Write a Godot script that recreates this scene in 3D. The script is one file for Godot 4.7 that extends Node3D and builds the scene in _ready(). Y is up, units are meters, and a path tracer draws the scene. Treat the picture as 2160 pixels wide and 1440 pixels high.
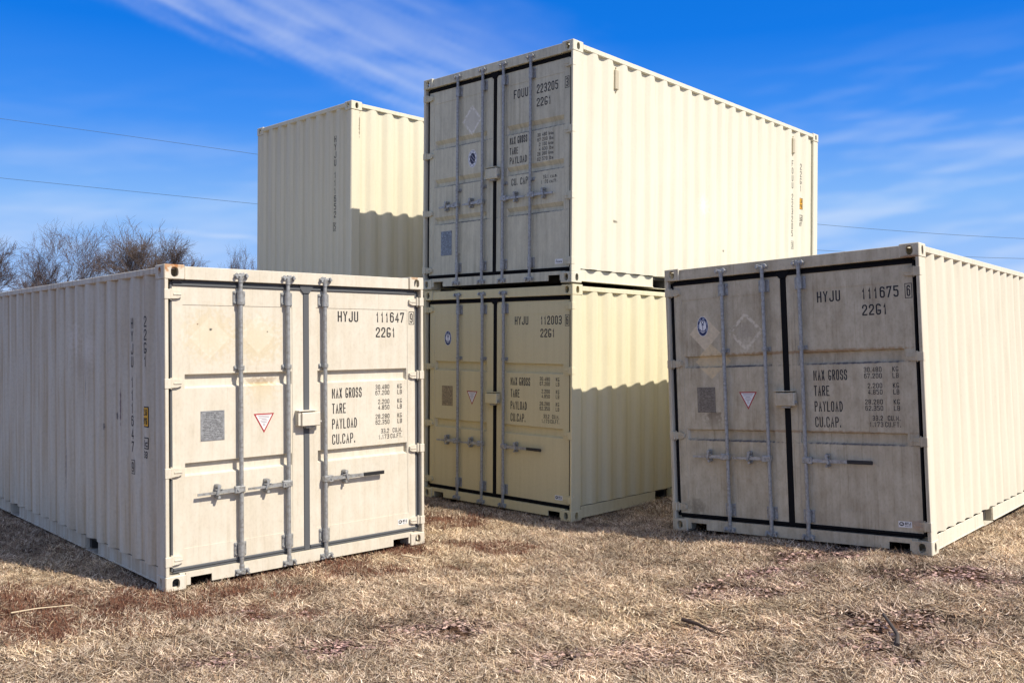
extends Node3D

const W := 2.438
const H := 2.591
const L := 6.058
const SUN_AZ := 29.0      # degrees from +x towards +z
const SUN_EL := 46.6
const EXPOSURE := 1.24

var rng := RandomNumberGenerator.new()
var shared := {}          # meshes that alike containers share
var mats := {}
var used := {}

# ------------------------------------------------------------------ mesh helper
class Mb:
	var v := PackedVector3Array()
	var n := PackedVector3Array()
	var uv := PackedVector2Array()
	var col := PackedColorArray()
	var flat_uv := false
	func uv_of(p: Vector3, nn: Vector3) -> Vector2:
		if flat_uv:
			return Vector2(p.x, p.y)
		var ax := absf(nn.x)
		var az := absf(nn.z)
		var front := az >= ax
		if absf(nn.y) > 0.8:
			front = p.z > -0.2
		if front:
			return Vector2(clampf((p.x + 1.219) / 2.438, 0.004, 0.996) * 0.5, clampf(1.0 - p.y / 2.591, 0.003, 0.997))
		return Vector2(0.5 + 0.5 * clampf(-p.z / 6.058, 0.004, 0.996), clampf(1.0 - p.y / 2.591, 0.003, 0.997))
	func vert(p: Vector3, nn: Vector3) -> void:
		v.append(p); n.append(nn); uv.append(uv_of(p, nn))
	# counter-clockwise as seen from outside
	func tri(a: Vector3, b: Vector3, c: Vector3) -> void:
		var nn := (b - a).cross(c - a)
		if nn.length_squared() < 1e-16:
			return
		nn = nn.normalized()
		vert(a, nn); vert(c, nn); vert(b, nn)
	func quad(a: Vector3, b: Vector3, c: Vector3, d: Vector3) -> void:
		var nn := (c - a).cross(d - b)
		if nn.length_squared() < 1e-16:
			return
		nn = nn.normalized()
		vert(a, nn); vert(c, nn); vert(b, nn)
		vert(a, nn); vert(d, nn); vert(c, nn)
	func quad_n(a: Vector3, b: Vector3, c: Vector3, d: Vector3, na: Vector3, nb: Vector3, nc: Vector3, nd: Vector3) -> void:
		vert(a, na); vert(c, nc); vert(b, nb)
		vert(a, na); vert(d, nd); vert(c, nc)
	func obox(t: Transform3D, s: Vector3, ch := 0.002) -> void:
		var h := s * 0.5
		ch = minf(ch, minf(h.x, minf(h.y, h.z)) * 0.6)
		var ax := [Vector3(1, 0, 0), Vector3(0, 1, 0), Vector3(0, 0, 1)]
		for k in 3:
			for sg in [-1.0, 1.0]:
				var f: Vector3 = ax[k] * sg
				var u: Vector3 = ax[(k + 1) % 3]
				var w: Vector3 = f.cross(u)
				var hu := absf(u.dot(h)) - ch
				var hw := absf(w.dot(h)) - ch
				var o: Vector3 = f * absf(f.dot(h))
				quad(t * (o - u * hu - w * hw), t * (o + u * hu - w * hw), t * (o + u * hu + w * hw), t * (o - u * hu + w * hw))
		if ch <= 0.0:
			return
		for k in 3:   # chamfers along axis k
			var a: Vector3 = ax[k]
			var b: Vector3 = ax[(k + 1) % 3]
			var c: Vector3 = ax[(k + 2) % 3]
			var ha := a.dot(h) - ch
			for sb in [-1.0, 1.0]:
				for sc in [-1.0, 1.0]:
					var p: Vector3 = b * sb * b.dot(h) + c * sc * (c.dot(h) - ch)
					var q: Vector3 = b * sb * (b.dot(h) - ch) + c * sc * c.dot(h)
					if sb * sc > 0:
						quad(t * (p - a * ha), t * (p + a * ha), t * (q + a * ha), t * (q - a * ha)) if false else quad(t * (p - a * ha), t * (q - a * ha), t * (q + a * ha), t * (p + a * ha))
					else:
						quad(t * (p - a * ha), t * (p + a * ha), t * (q + a * ha), t * (q - a * ha))
		for sx in [-1.0, 1.0]:
			for sy in [-1.0, 1.0]:
				for sz in [-1.0, 1.0]:
					var s3 := Vector3(sx, sy, sz)
					var a := Vector3(h.x, h.y - ch, h.z - ch) * s3
					var b := Vector3(h.x - ch, h.y, h.z - ch) * s3
					var c := Vector3(h.x - ch, h.y - ch, h.z) * s3
					if sx * sy * sz > 0:
						tri(t * a, t * b, t * c)
					else:
						tri(t * a, t * c, t * b)
	func box(lo: Vector3, hi: Vector3, ch := 0.002) -> void:
		obox(Transform3D(Basis(), (lo + hi) * 0.5), (hi - lo).abs(), ch)
	func tube(a: Vector3, b: Vector3, r0: float, r1: float, seg := 12, caps := true) -> void:
		var d := (b - a).normalized()
		var u := d.cross(Vector3(0, 0, 1) if absf(d.z) < 0.9 else Vector3(1, 0, 0)).normalized()
		var w := d.cross(u)
		for i in seg:
			var t0 := TAU * i / seg
			var t1 := TAU * (i + 1) / seg
			var e0 := u * cos(t0) + w * sin(t0)
			var e1 := u * cos(t1) + w * sin(t1)
			quad_n(a + e0 * r0, a + e1 * r0, b + e1 * r1, b + e0 * r1, e0, e1, e1, e0)
			if caps:
				tri(b, b + e0 * r1, b + e1 * r1)
				tri(a, a + e1 * r0, a + e0 * r0)
	func prism(poly: PackedVector2Array, z0: float, z1: float) -> void:
		var p := poly
		if Geometry2D.is_polygon_clockwise(p):
			p = p.duplicate(); p.reverse()
		var idx := Geometry2D.triangulate_polygon(p)
		for i in range(0, idx.size(), 3):
			var a := p[idx[i]]; var b := p[idx[i + 1]]; var c := p[idx[i + 2]]
			if (b - a).cross(c - a) < 0:
				var t := b; b = c; c = t
			tri(Vector3(a.x, a.y, z1), Vector3(b.x, b.y, z1), Vector3(c.x, c.y, z1))
			tri(Vector3(a.x, a.y, z0), Vector3(c.x, c.y, z0), Vector3(b.x, b.y, z0))
		for i in p.size():
			var a := p[i]; var b := p[(i + 1) % p.size()]
			quad(Vector3(a.x, a.y, z0), Vector3(b.x, b.y, z0), Vector3(b.x, b.y, z1), Vector3(a.x, a.y, z1))
	func mesh() -> ArrayMesh:
		var arr := []
		arr.resize(Mesh.ARRAY_MAX)
		arr[Mesh.ARRAY_VERTEX] = v
		arr[Mesh.ARRAY_NORMAL] = n
		arr[Mesh.ARRAY_TEX_UV] = uv
		if col.size() == v.size() and col.size() > 0:
			arr[Mesh.ARRAY_COLOR] = col
		var m := ArrayMesh.new()
		m.add_surface_from_arrays(Mesh.PRIMITIVE_TRIANGLES, arr)
		return m

# ------------------------------------------------------------------ naming
func numbered(called: String) -> String:
	if not used.has(called):
		used[called] = 0
		return called
	used[called] += 1
	return "%s_%03d" % [called, used[called]]

func tag(o: Node3D, label: String, category: String, group := "", kind := "") -> void:
	if label: o.set_meta("label", label)
	if category: o.set_meta("category", category)
	if group: o.set_meta("group", group)
	if kind: o.set_meta("kind", kind)

func put(called: String, m: Mesh, mat: Material, parent: Node) -> MeshInstance3D:
	var o := MeshInstance3D.new()
	var k := 0
	var nm := called
	while parent.has_node(NodePath(nm)):
		k += 1
		nm = "%s_%03d" % [called, k]
	o.name = nm
	o.mesh = m
	o.material_override = mat
	parent.add_child(o, true)
	return o

func flat(color: Color, rough := 0.7, metal := 0.0) -> StandardMaterial3D:
	var m := StandardMaterial3D.new()
	m.albedo_color = color.linear_to_srgb()
	m.roughness = rough
	m.metallic = metal
	return m

# ------------------------------------------------------------------ lettering
var glyphs := {
	"0": "10 30 41 47 38 18 07 01 10", "1": "20 28 16", "2": "40 00 01 45 47 38 18 07 06", "3": "01 10 30 41 43 34 14/34 45 47 38 18 07",
	"4": "30 38 02 42", "5": "48 08 05 35 44 41 30 10 01", "6": "47 38 18 07 01 10 30 41 44 35 05", "7": "07 08 48 10",
	"8": "14 05 07 18 38 47 45 34 14 03 01 10 30 41 43 34", "9": "01 10 30 41 47 38 18 07 04 13 43", "A": "00 28 40/13 33", "B": "00 08 38 47 45 34 04/34 43 41 30 00",
	"C": "46 47 38 18 07 01 10 30 41 42", "D": "00 08 28 46 42 20 00", "E": "40 00 08 48/04 34", "F": "00 08 48/04 34", "G": "47 38 18 07 01 10 30 41 43 23",
	"H": "00 08/40 48/04 44", "I": "20 28", "J": "02 01 10 30 41 48", "K": "00 08/48 03/15 40", "L": "08 00 40", "M": "00 08 22 48 40", "N": "00 08 40 48",
	"O": "10 30 41 47 38 18 07 01 10", "P": "00 08 38 47 45 34 04", "R": "00 08 38 47 45 34 04/24 40", "S": "02 01 10 30 41 43 34 14 05 07 18 38 47 46",
	"T": "08 48/28 20", "U": "08 01 10 30 41 48", "X": "00 48/08 40", "Y": "08 24 48/24 20", ".": "20 21", "'": "26 28", "a": "05 35 44 40 10 01 12 42", "b": "08 00 30 41 44 35 05",
	"c": "45 15 04 01 10 40", "f": "10 17 28 38/05 35", "g": "40 45 15 04 02 11 41", "i": "20 25/27 28", "k": "00 08/35 02/13 40", "l": "20 28", "m": "00 05 25 20/25 35 44 40",
	"s": "00 30 41 32 12 03 14 44", "t": "18 11 20 30/05 35", "u": "05 01 10 40 45", "w": "05 10 24 30 45"}

# lines of strokes as convex pieces: [[polygon, layer], ...] in a box from (x0, y0) to (x1, y1)
func lettering(text: String, x0: float, x1: float, y0: float, y1: float, sw: float) -> Array:
	var units := 0.0
	var wide := []
	for ch in text:
		var w := 1.0
		if ch == ".": w = 0.5
		elif ch == " ": w = 0.75
		elif ch in "1": w = 0.9
		elif ch in "il'": w = 0.5
		elif ch in "Mmw": w = 1.12
		wide.append(w)
		units += w
	var unit := (x1 - x0) / (units - 0.24)
	var out := []
	var at := x0
	var layer := 0
	for i in text.length():
		var ch := text[i]
		var gw: float = unit * (wide[i] - 0.24)
		if glyphs.has(ch):
			for line in glyphs[ch].split("/"):
				var pts := PackedVector2Array()
				for t in line.split(" "):
					pts.append(Vector2(at + sw * 0.5 + (gw - sw) * (float(t[0]) / 4.0), y0 + sw * 0.5 + (y1 - y0 - sw) * float(t[1]) / 8.0))
				out.append_array(stroke(pts, sw, layer))
				layer = (layer + 1) % 3
		at += unit * wide[i]
	return out

func stroke(pts: PackedVector2Array, sw: float, layer: int) -> Array:
	var out := []
	var closed := pts.size() > 3 and pts[0].is_equal_approx(pts[pts.size() - 1])
	var nrm := []
	for i in pts.size() - 1:
		nrm.append((pts[i + 1] - pts[i]).normalized().orthogonal())
	var left := []
	var right := []
	for i in pts.size():
		var a: Vector2 = nrm[maxi(i - 1, 0)] if not (closed and i == 0) else nrm[nrm.size() - 1]
		var b: Vector2 = nrm[mini(i, nrm.size() - 1)] if not (closed and i == pts.size() - 1) else nrm[0]
		var m := a + b
		if m.length() < 0.2:
			m = a
		m = m.normalized()
		m *= minf(1.0 / maxf(m.dot(a), 0.35), 1.9)
		var p := pts[i]
		if not closed and i == 0: p -= (pts[1] - pts[0]).normalized() * sw * 0.5
		if not closed and i == pts.size() - 1: p += (pts[i] - pts[i - 1]).normalized() * sw * 0.5
		left.append(p + m * sw * 0.5)
		right.append(p - m * sw * 0.5)
	for i in pts.size() - 1:
		out.append([PackedVector2Array([left[i], right[i], right[i + 1], left[i + 1]]), layer])
	return out

func frame_box(x0: float, x1: float, y0: float, y1: float, sw: float) -> Array:
	return stroke(PackedVector2Array([Vector2(x0, y0), Vector2(x1, y0), Vector2(x1, y1), Vector2(x0, y1), Vector2(x0, y0)]), sw, 0)

# lays the pieces on a flat face (z) or, with a profile, on a corrugated one
func lay_flat(pieces: Array, z: float) -> ArrayMesh:
	var b := Mb.new()
	b.flat_uv = true
	for pc in pieces:
		var p: PackedVector2Array = pc[0]
		var zz: float = z + 0.0009 + pc[1] * 0.00035
		fan(b, p, func(q: Vector2) -> Vector3: return Vector3(q.x, q.y, zz))
	return b.mesh()

func fan(b: Mb, p: PackedVector2Array, where: Callable) -> void:
	if Geometry2D.is_polygon_clockwise(p):
		p = p.duplicate(); p.reverse()
	for i in range(1, p.size() - 1):
		b.tri(where.call(p[0]), where.call(p[i]), where.call(p[i + 1]))

func lay_wall(pieces: Array, side: String, prof: PackedVector2Array, off: float) -> ArrayMesh:
	var b := Mb.new()
	b.flat_uv = true
	for pc in pieces:
		var lo := 1e9
		var hi := -1e9
		for q in pc[0]:
			lo = minf(lo, q.x); hi = maxf(hi, q.x)
		for i in prof.size() - 1:
			# profile runs in s; the wall's reading direction u may run the other way
			var a := prof[i].x
			var c := prof[i + 1].x
			var ua := a if side == "right" else (L - a if side == "left" else W - a)
			var uc := c if side == "right" else (L - c if side == "left" else W - c)
			if maxf(ua, uc) <= lo or minf(ua, uc) >= hi or absf(ua - uc) < 1e-5:
				continue
			var strip := PackedVector2Array([Vector2(ua, -1), Vector2(uc, -1), Vector2(uc, 4), Vector2(ua, 4)])
			for got in Geometry2D.intersect_polygons(pc[0], strip):
				var da := prof[i].y
				var dc := prof[i + 1].y
				var o: float = off - 0.0016 - pc[1] * 0.0004
				fan(b, got, func(q: Vector2) -> Vector3:
					var t := (q.x - ua) / (uc - ua)
					var s := lerpf(a, c, t)
					var d := lerpf(da, dc, t) + o + dent(s, q.y)
					if side == "right": return Vector3(W / 2 - d, q.y, -s)
					if side == "left": return Vector3(-W / 2 + d, q.y, -s)
					return Vector3(s - W / 2, q.y, -L + d))
	return b.mesh()

# ------------------------------------------------------------------ textures
func fnl(seed_: int, freq: float, oct := 3) -> FastNoiseLite:
	var f := FastNoiseLite.new()
	f.seed = seed_
	f.noise_type = FastNoiseLite.TYPE_SIMPLEX_SMOOTH
	f.frequency = freq
	f.fractal_octaves = oct
	return f

# the paint of one container: left half of the picture lies over its ends, right half over its sides
func paint(cfg: Dictionary) -> StandardMaterial3D:
	var w := 1024
	var h := 512
	var im := Image.create(w, h, false, Image.FORMAT_RGB8)
	var na := fnl(cfg.seed, 1.0, 4)
	var nb := fnl(cfg.seed + 7, 1.0, 4)
	var front: Color = cfg.front
	var side: Color = cfg.side
	var dirt: Color = cfg.dirt
	for py in h:
		var y := (1.0 - (py + 0.5) / h) * H
		for px in w:
			var on_front := px < w / 2
			var x := (px + 0.5) / (w / 2) * W - W / 2 if on_front else (px + 0.5 - w / 2) / (w / 2) * L
			var streak := na.get_noise_2d(x * (13.0 if on_front else 9.0), y * 0.45) * 0.5 + 0.5
			var blotch := nb.get_noise_2d(x * 1.6, y * 1.2) * 0.5 + 0.5
			var fine := nb.get_noise_2d(x * 40.0 + 31.0, y * 22.0) 
			var amount: float = cfg.front_dirt if on_front else cfg.side_dirt_shade
			var low := clampf(1.0 - y / 0.75, 0.0, 1.0)
			var k := clampf((streak - 0.36) * 1.7, 0.0, 1.0) * (0.35 + 0.9 * blotch) + 0.25 * fine * fine + low * 0.25 * streak
			if not on_front:   # dark lines painted in the rib bends: grime that doubles as rib shading
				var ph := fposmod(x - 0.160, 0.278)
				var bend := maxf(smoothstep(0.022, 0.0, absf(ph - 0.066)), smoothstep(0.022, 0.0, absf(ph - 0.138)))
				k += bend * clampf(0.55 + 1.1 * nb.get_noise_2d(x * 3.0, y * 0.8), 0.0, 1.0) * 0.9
			var soft: float = cfg.get("blotchy", 0.0)
			if soft > 0.0 and on_front:
				k = lerpf(k, 0.15 + 0.75 * blotch * blotch + 0.55 * nb.get_noise_2d(x * 9.0 + 3.0, y * 5.0) + 0.3 * absf(fine), soft)
			var spur := na.get_noise_2d(x * 46.0 + 90.0, y * 1.1 + 5.0)   # thin runs
			k += smoothstep(0.30, 0.62, spur) * (0.55 - 0.30 * soft)
			k = clampf(k * amount, 0.0, 1.0)
			var c := (front if on_front else side).lerp(dirt, k)
			c = c * (1.0 + fine * 0.035 * (0.3 + amount))
			im.set_pixel(px, py, Color(clampf(c.r, 0, 1), clampf(c.g, 0, 1), clampf(c.b, 0, 1)))
	for mk in cfg.marks:
		mark(im, mk, cfg)
	var m := StandardMaterial3D.new()
	m.albedo_texture = ImageTexture.create_from_image(im)
	m.texture_repeat = false
	m.roughness = cfg.rough
	m.metallic_specular = 0.35
	var nt := StandardMaterial3D.new()
	return m

# one stain: {at: Vector2 in metres, r: Vector2, c: colour, a: strength, shape, side}
func mark(im: Image, mk: Dictionary, cfg: Dictionary) -> void:
	var hw := im.get_width() / 2
	var h := im.get_height()
	var on_side: bool = mk.get("side", false)
	var sx := hw / (L if on_side else W)
	var sy := h / H
	var ox := 0.0 if on_side else W / 2
	var nz := fnl(cfg.seed + int(mk.at.x * 91) + 300, 1.0, 3)
	var x0 := int((mk.at.x + ox - mk.r.x * 1.3) * sx)
	var x1 := int((mk.at.x + ox + mk.r.x * 1.3) * sx) + 1
	var y0 := int((H - mk.at.y - mk.r.y * 1.3) * sy)
	var y1 := int((H - mk.at.y + mk.r.y * 1.3) * sy) + 1
	for py in range(maxi(y0, 0), mini(y1, h)):
		for px in range(maxi(x0, 0), mini(x1, hw)):
			var x := (px + 0.5) / sx - ox
			var y := H - (py + 0.5) / sy
			var d := Vector2((x - mk.at.x) / mk.r.x, (y - mk.at.y) / mk.r.y)
			var n := nz.get_noise_2d(x * 22.0, y * 22.0)
			var a := 0.0
			match mk.shape:
				"diamond":
					a = smoothstep(1.04, 0.98, absf(d.x) + absf(d.y)) * (0.85 + 0.4 * n)
				"diamond_rim":
					var q := absf(d.x) + absf(d.y)
					a = smoothstep(0.16, 0.08, absf(q - 0.92)) * clampf(0.6 + 1.6 * n, 0.0, 1.0)
				"blot":
					a = smoothstep(1.0, 0.3, d.length() + n * 0.7) * (0.7 + 0.5 * n)
				"scratch":
					a = smoothstep(1.0, 0.2, d.length() + n * 0.5)
				"run":   # a run that fades downwards
					a = smoothstep(1.0, 0.3, absf(d.x) + n * 0.6) * clampf((d.y + 1.0) * 0.5, 0.0, 1.0) * step(absf(d.y), 1.0)
			a = clampf(a * mk.a, 0.0, 1.0)
			if a > 0.003:
				var base := im.get_pixel(hw + px if on_side else px, py)
				im.set_pixel(hw + px if on_side else px, py, base.lerp(mk.c, a))

func step(v: float, e: float) -> float:
	return 1.0 if v <= e else 0.0

func seal_picture(kind: int) -> ImageTexture:
	var im := Image.create(96, 144, false, Image.FORMAT_RGB8)
	var white := Color(0.86, 0.87, 0.88)
	var blue := Color(0.10, 0.16, 0.34)
	for y in 144:
		for x in 96:
			var d := Vector2((x + 0.5 - 48) / 46.0, (y + 0.5 - 72) / 70.0)
			var r := d.length()
			var an := atan2(d.x, -d.y)
			var c := white
			if kind == 0:
				if r > 0.66 and r < 0.97: c = blue
				# ring lettering as small light blocks
				if r > 0.74 and r < 0.88 and fposmod(an * 7.0, TAU) < 3.4 and absf(an) < 2.3: c = Color(0.55, 0.6, 0.7)
				if r < 0.66:
					var q := Vector2(x - 48, y - 72)
					if absf(q.x) < 3 and q.y > -24 and q.y < 34: c = blue
					if absf((q - Vector2(0, -30)).length() - 11) < 3: c = blue
					if absf((q - Vector2(0, 12)).length() - 24) < 3.2 and q.y > 18: c = blue
					if absf(q.y + 10) < 3 and absf(q.x) < 12: c = blue
			else:
				if absf(r - 0.93) < 0.03: c = Color(0.45, 0.48, 0.55)
				if r > 0.70 and r < 0.84 and fposmod(an * 9.0, TAU) < 3.0: c = Color(0.5, 0.52, 0.58)
				if r < 0.64:
					c = Color(0.10, 0.10, 0.20)
					if (int(x / 7.0) * 5 + int(y / 8.0) * 3) % 4 == 0 and r < 0.52: c = Color(0.6, 0.6, 0.66)
			im.set_pixel(x, y, c)
	return ImageTexture.create_from_image(im)

func plate_picture(base: Color, ink: Color, seed_: int) -> ImageTexture:
	var im := Image.create(96, 128, false, Image.FORMAT_RGB8)
	var r := RandomNumberGenerator.new()
	r.seed = seed_
	var nz := fnl(seed_, 0.05)
	for y in 128:
		for x in 96:
			var c := base * (1.0 + 0.18 * nz.get_noise_2d(x, y))
			im.set_pixel(x, y, Color(c.r, c.g, c.b))
	for x in range(4, 92):
		im.set_pixel(x, 3, ink); im.set_pixel(x, 124, ink)
	var y := 8
	while y < 120:
		var x := 8 + (r.randi() % 8 if y > 30 else 12)
		var stop := 88 if y > 30 else 80
		while x < stop:
			var len := 2 + r.randi() % 9
			for i in len:
				for k in (4 if y < 30 else 3):
					if x + i < stop and r.randf() < 0.78: im.set_pixel(x + i, y + k, ink)
			x += len + 2 + (r.randi() % 14 if r.randf() < 0.3 else 0)
		y += 8 if y < 30 else 6 + r.randi() % 3
	return ImageTexture.create_from_image(im)

# ------------------------------------------------------------------ container shapes
# bends of the wall sheet, rounded
func bends(pts: PackedVector2Array, cut: float) -> PackedVector2Array:
	for pass_ in 2:
		var out := PackedVector2Array([pts[0]])
		for i in range(1, pts.size() - 1):
			var a := pts[i - 1]; var b := pts[i]; var c := pts[i + 1]
			if absf((b - a).normalized().cross((c - b).normalized())) < 0.02:
				out.append(b)
				continue
			out.append(b.move_toward(a, minf(cut, b.distance_to(a) * 0.4)))
			out.append(b.move_toward(c, minf(cut, b.distance_to(c) * 0.4)))
		out.append(pts[pts.size() - 1])
		pts = out
		cut *= 0.45
	return pts

func side_profile() -> PackedVector2Array:
	var p := PackedVector2Array([Vector2(0.158, 0.0)])
	for k in 21:
		var s := 0.160 + k * 0.278
		if s + 0.07 > L - 0.16: break
		p.append_array(PackedVector2Array([Vector2(s, 0.0), Vector2(s + 0.066, 0.036), Vector2(s + 0.138, 0.036)]))
		if s + 0.204 < L - 0.158:
			p.append(Vector2(s + 0.204, 0.0))
	p.append(Vector2(L - 0.157, p[p.size() - 1].y))
	return bends(p, 0.012)

func end_profile() -> PackedVector2Array:
	var p := PackedVector2Array([Vector2(0.07, 0.0)])
	for k in 9:
		var s := 0.115 + k * 0.25
		p.append_array(PackedVector2Array([Vector2(s, 0.0), Vector2(s + 0.035, 0.045), Vector2(s + 0.125, 0.045), Vector2(s + 0.16, 0.0)]))
	p.append(Vector2(W - 0.07, 0.0))
	return bends(p, 0.010)

var dents := fnl(404, 0.55, 3)
func dent(s: float, y: float) -> float:
	return 0.0055 * dents.get_noise_2d(s, y * 1.2) * clampf((y - 0.16) * 4.0, 0.0, 1.0) * clampf((2.52 - y) * 4.0, 0.0, 1.0)

func wall_mesh(side: String, prof: PackedVector2Array, off: float, y0: float, y1: float) -> ArrayMesh:
	var b := Mb.new()
	var ys := []
	for k in 15: ys.append(lerpf(y0, y1, k / 14.0))
	var where := func(i: int, y: float) -> Vector3:
		var q := prof[i] + Vector2(0.0, dent(prof[i].x, y))
		if side == "right": return Vector3(W / 2 - off - q.y, y, -q.x)
		if side == "left": return Vector3(-W / 2 + off + q.y, y, -q.x)
		return Vector3(q.x - W / 2, y, -L + off + q.y)
	var nrm := []
	for i in prof.size():
		var t := Vector2()
		if i > 0: t += (prof[i] - prof[i - 1]).normalized()
		if i < prof.size() - 1: t += (prof[i + 1] - prof[i]).normalized()
		t = t.normalized()
		# outward: towards smaller depth
		if side == "right": nrm.append(Vector3(t.x, 0, -t.y))
		elif side == "left": nrm.append(Vector3(-t.x, 0, -t.y))
		else: nrm.append(Vector3(t.y, 0, -t.x))
	# the dents tilt the faces a little
	var tilt := func(i: int, y: float) -> Vector3:
		var gs := (dent(prof[i].x + 0.02, y) - dent(prof[i].x - 0.02, y)) / 0.04
		var gy := (dent(prof[i].x, y + 0.02) - dent(prof[i].x, y - 0.02)) / 0.04
		var o: Vector3 = nrm[i]
		if side == "right": return (o + Vector3(0, gy, -gs)).normalized()
		if side == "left": return (o + Vector3(0, gy, -gs)).normalized()
		return (o + Vector3(gs, gy, 0)).normalized()
	for i in prof.size() - 1:
		for k in ys.size() - 1:
			var a: Vector3 = where.call(i, ys[k])
			var c: Vector3 = where.call(i + 1, ys[k])
			var d: Vector3 = where.call(i + 1, ys[k + 1])
			var e: Vector3 = where.call(i, ys[k + 1])
			var na: Vector3 = tilt.call(i, ys[k])
			var nc: Vector3 = tilt.call(i + 1, ys[k])
			var nd: Vector3 = tilt.call(i + 1, ys[k + 1])
			var ne: Vector3 = tilt.call(i, ys[k + 1])
			if side == "right":
				b.quad_n(a, c, d, e, na, nc, nd, ne)
			else:
				b.quad_n(c, a, e, d, nc, na, ne, nd)
	return b.mesh()

# one corner casting: hollow steel block with a hole in its end, its side and its top or bottom
func casting_mesh(sx: float, top: bool, front: bool) -> ArrayMesh:
	var b := Mb.new()
	var sy := 1.0 if top else -1.0
	var sz := 1.0 if front else -1.0
	var size := Vector3(0.162, 0.118, 0.178)
	var outer := Vector3(sx * W / 2, H if top else 0.0, 0.0 if front else -L)
	var dirs := Vector3(-sx, -sy, -sz)          # from the outer corner inwards
	var c := outer + dirs * size * 0.5
	# [axis u, axis v, axis n, half u, half v, half n, hole ru, rv]
	var faces := [
		[Vector3(1, 0, 0), Vector3(0, 1, 0), Vector3(0, 0, sz), 0.081, 0.059, 0.089, 0.030, 0.040, true],
		[Vector3(0, 0, 1), Vector3(0, 1, 0), Vector3(sx, 0, 0), 0.089, 0.059, 0.081, 0.026, 0.040, true],
		[Vector3(1, 0, 0), Vector3(0, 0, 1), Vector3(0, sy, 0), 0.081, 0.089, 0.059, 0.032, 0.060, true],
		[Vector3(1, 0, 0), Vector3(0, 1, 0), Vector3(0, 0, -sz), 0.081, 0.059, 0.089, 0.0, 0.0, false],
		[Vector3(0, 0, 1), Vector3(0, 1, 0), Vector3(-sx, 0, 0), 0.089, 0.059, 0.081, 0.0, 0.0, false],
		[Vector3(1, 0, 0), Vector3(0, 0, 1), Vector3(0, -sy, 0), 0.081, 0.089, 0.059, 0.0, 0.0, false]]
	var ch := 0.006
	for f in faces:
		var u: Vector3 = f[0]
		var n: Vector3 = f[2]
		var v: Vector3 = n.cross(u)
		var hu: float = f[3]
		var hv: float = f[4]
		var o: Vector3 = c + n * f[5]
		var ang := []
		for i in 24: ang.append(TAU * i / 24.0)
		for a in [atan2(hv, hu), PI - atan2(hv, hu), PI + atan2(hv, hu), TAU - atan2(hv, hu)]: ang.append(a)
		ang.sort()
		var rim := []
		var hole := []
		for a in ang:
			var d := Vector2(cos(a), sin(a))
			var k := minf((hu - ch) / maxf(absf(d.x), 1e-6), (hv - ch) / maxf(absf(d.y), 1e-6))
			rim.append(o + u * d.x * k + v * d.y * k)
			# stadium-shaped hole
			var ru: float = f[6]
			var rv: float = f[7]
			var p := Vector2(pow(absf(d.x), 0.8) * signf(d.x) * ru, pow(absf(d.y), 0.8) * signf(d.y) * rv)
			hole.append(o + u * p.x + v * p.y)
		for i in ang.size():
			var j := (i + 1) % ang.size()
			if f[8]:
				b.quad(hole[i], rim[i], rim[j], hole[j])
				b.quad(hole[i], hole[j], hole[j] - n * 0.03, hole[i] - n * 0.03)
			else:
				b.tri(o, rim[i], rim[j])
	# chamfered edges
	var e := Mb.new()
	e.obox(Transform3D(Basis(), c), size, ch)
	# keep only the chamfer faces of that box (six quads of two triangles come first)
	for i in range(36, e.v.size()):
		b.v.append(e.v[i]); b.n.append(e.n[i]); b.uv.append(e.uv[i])
	return b.mesh()

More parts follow.
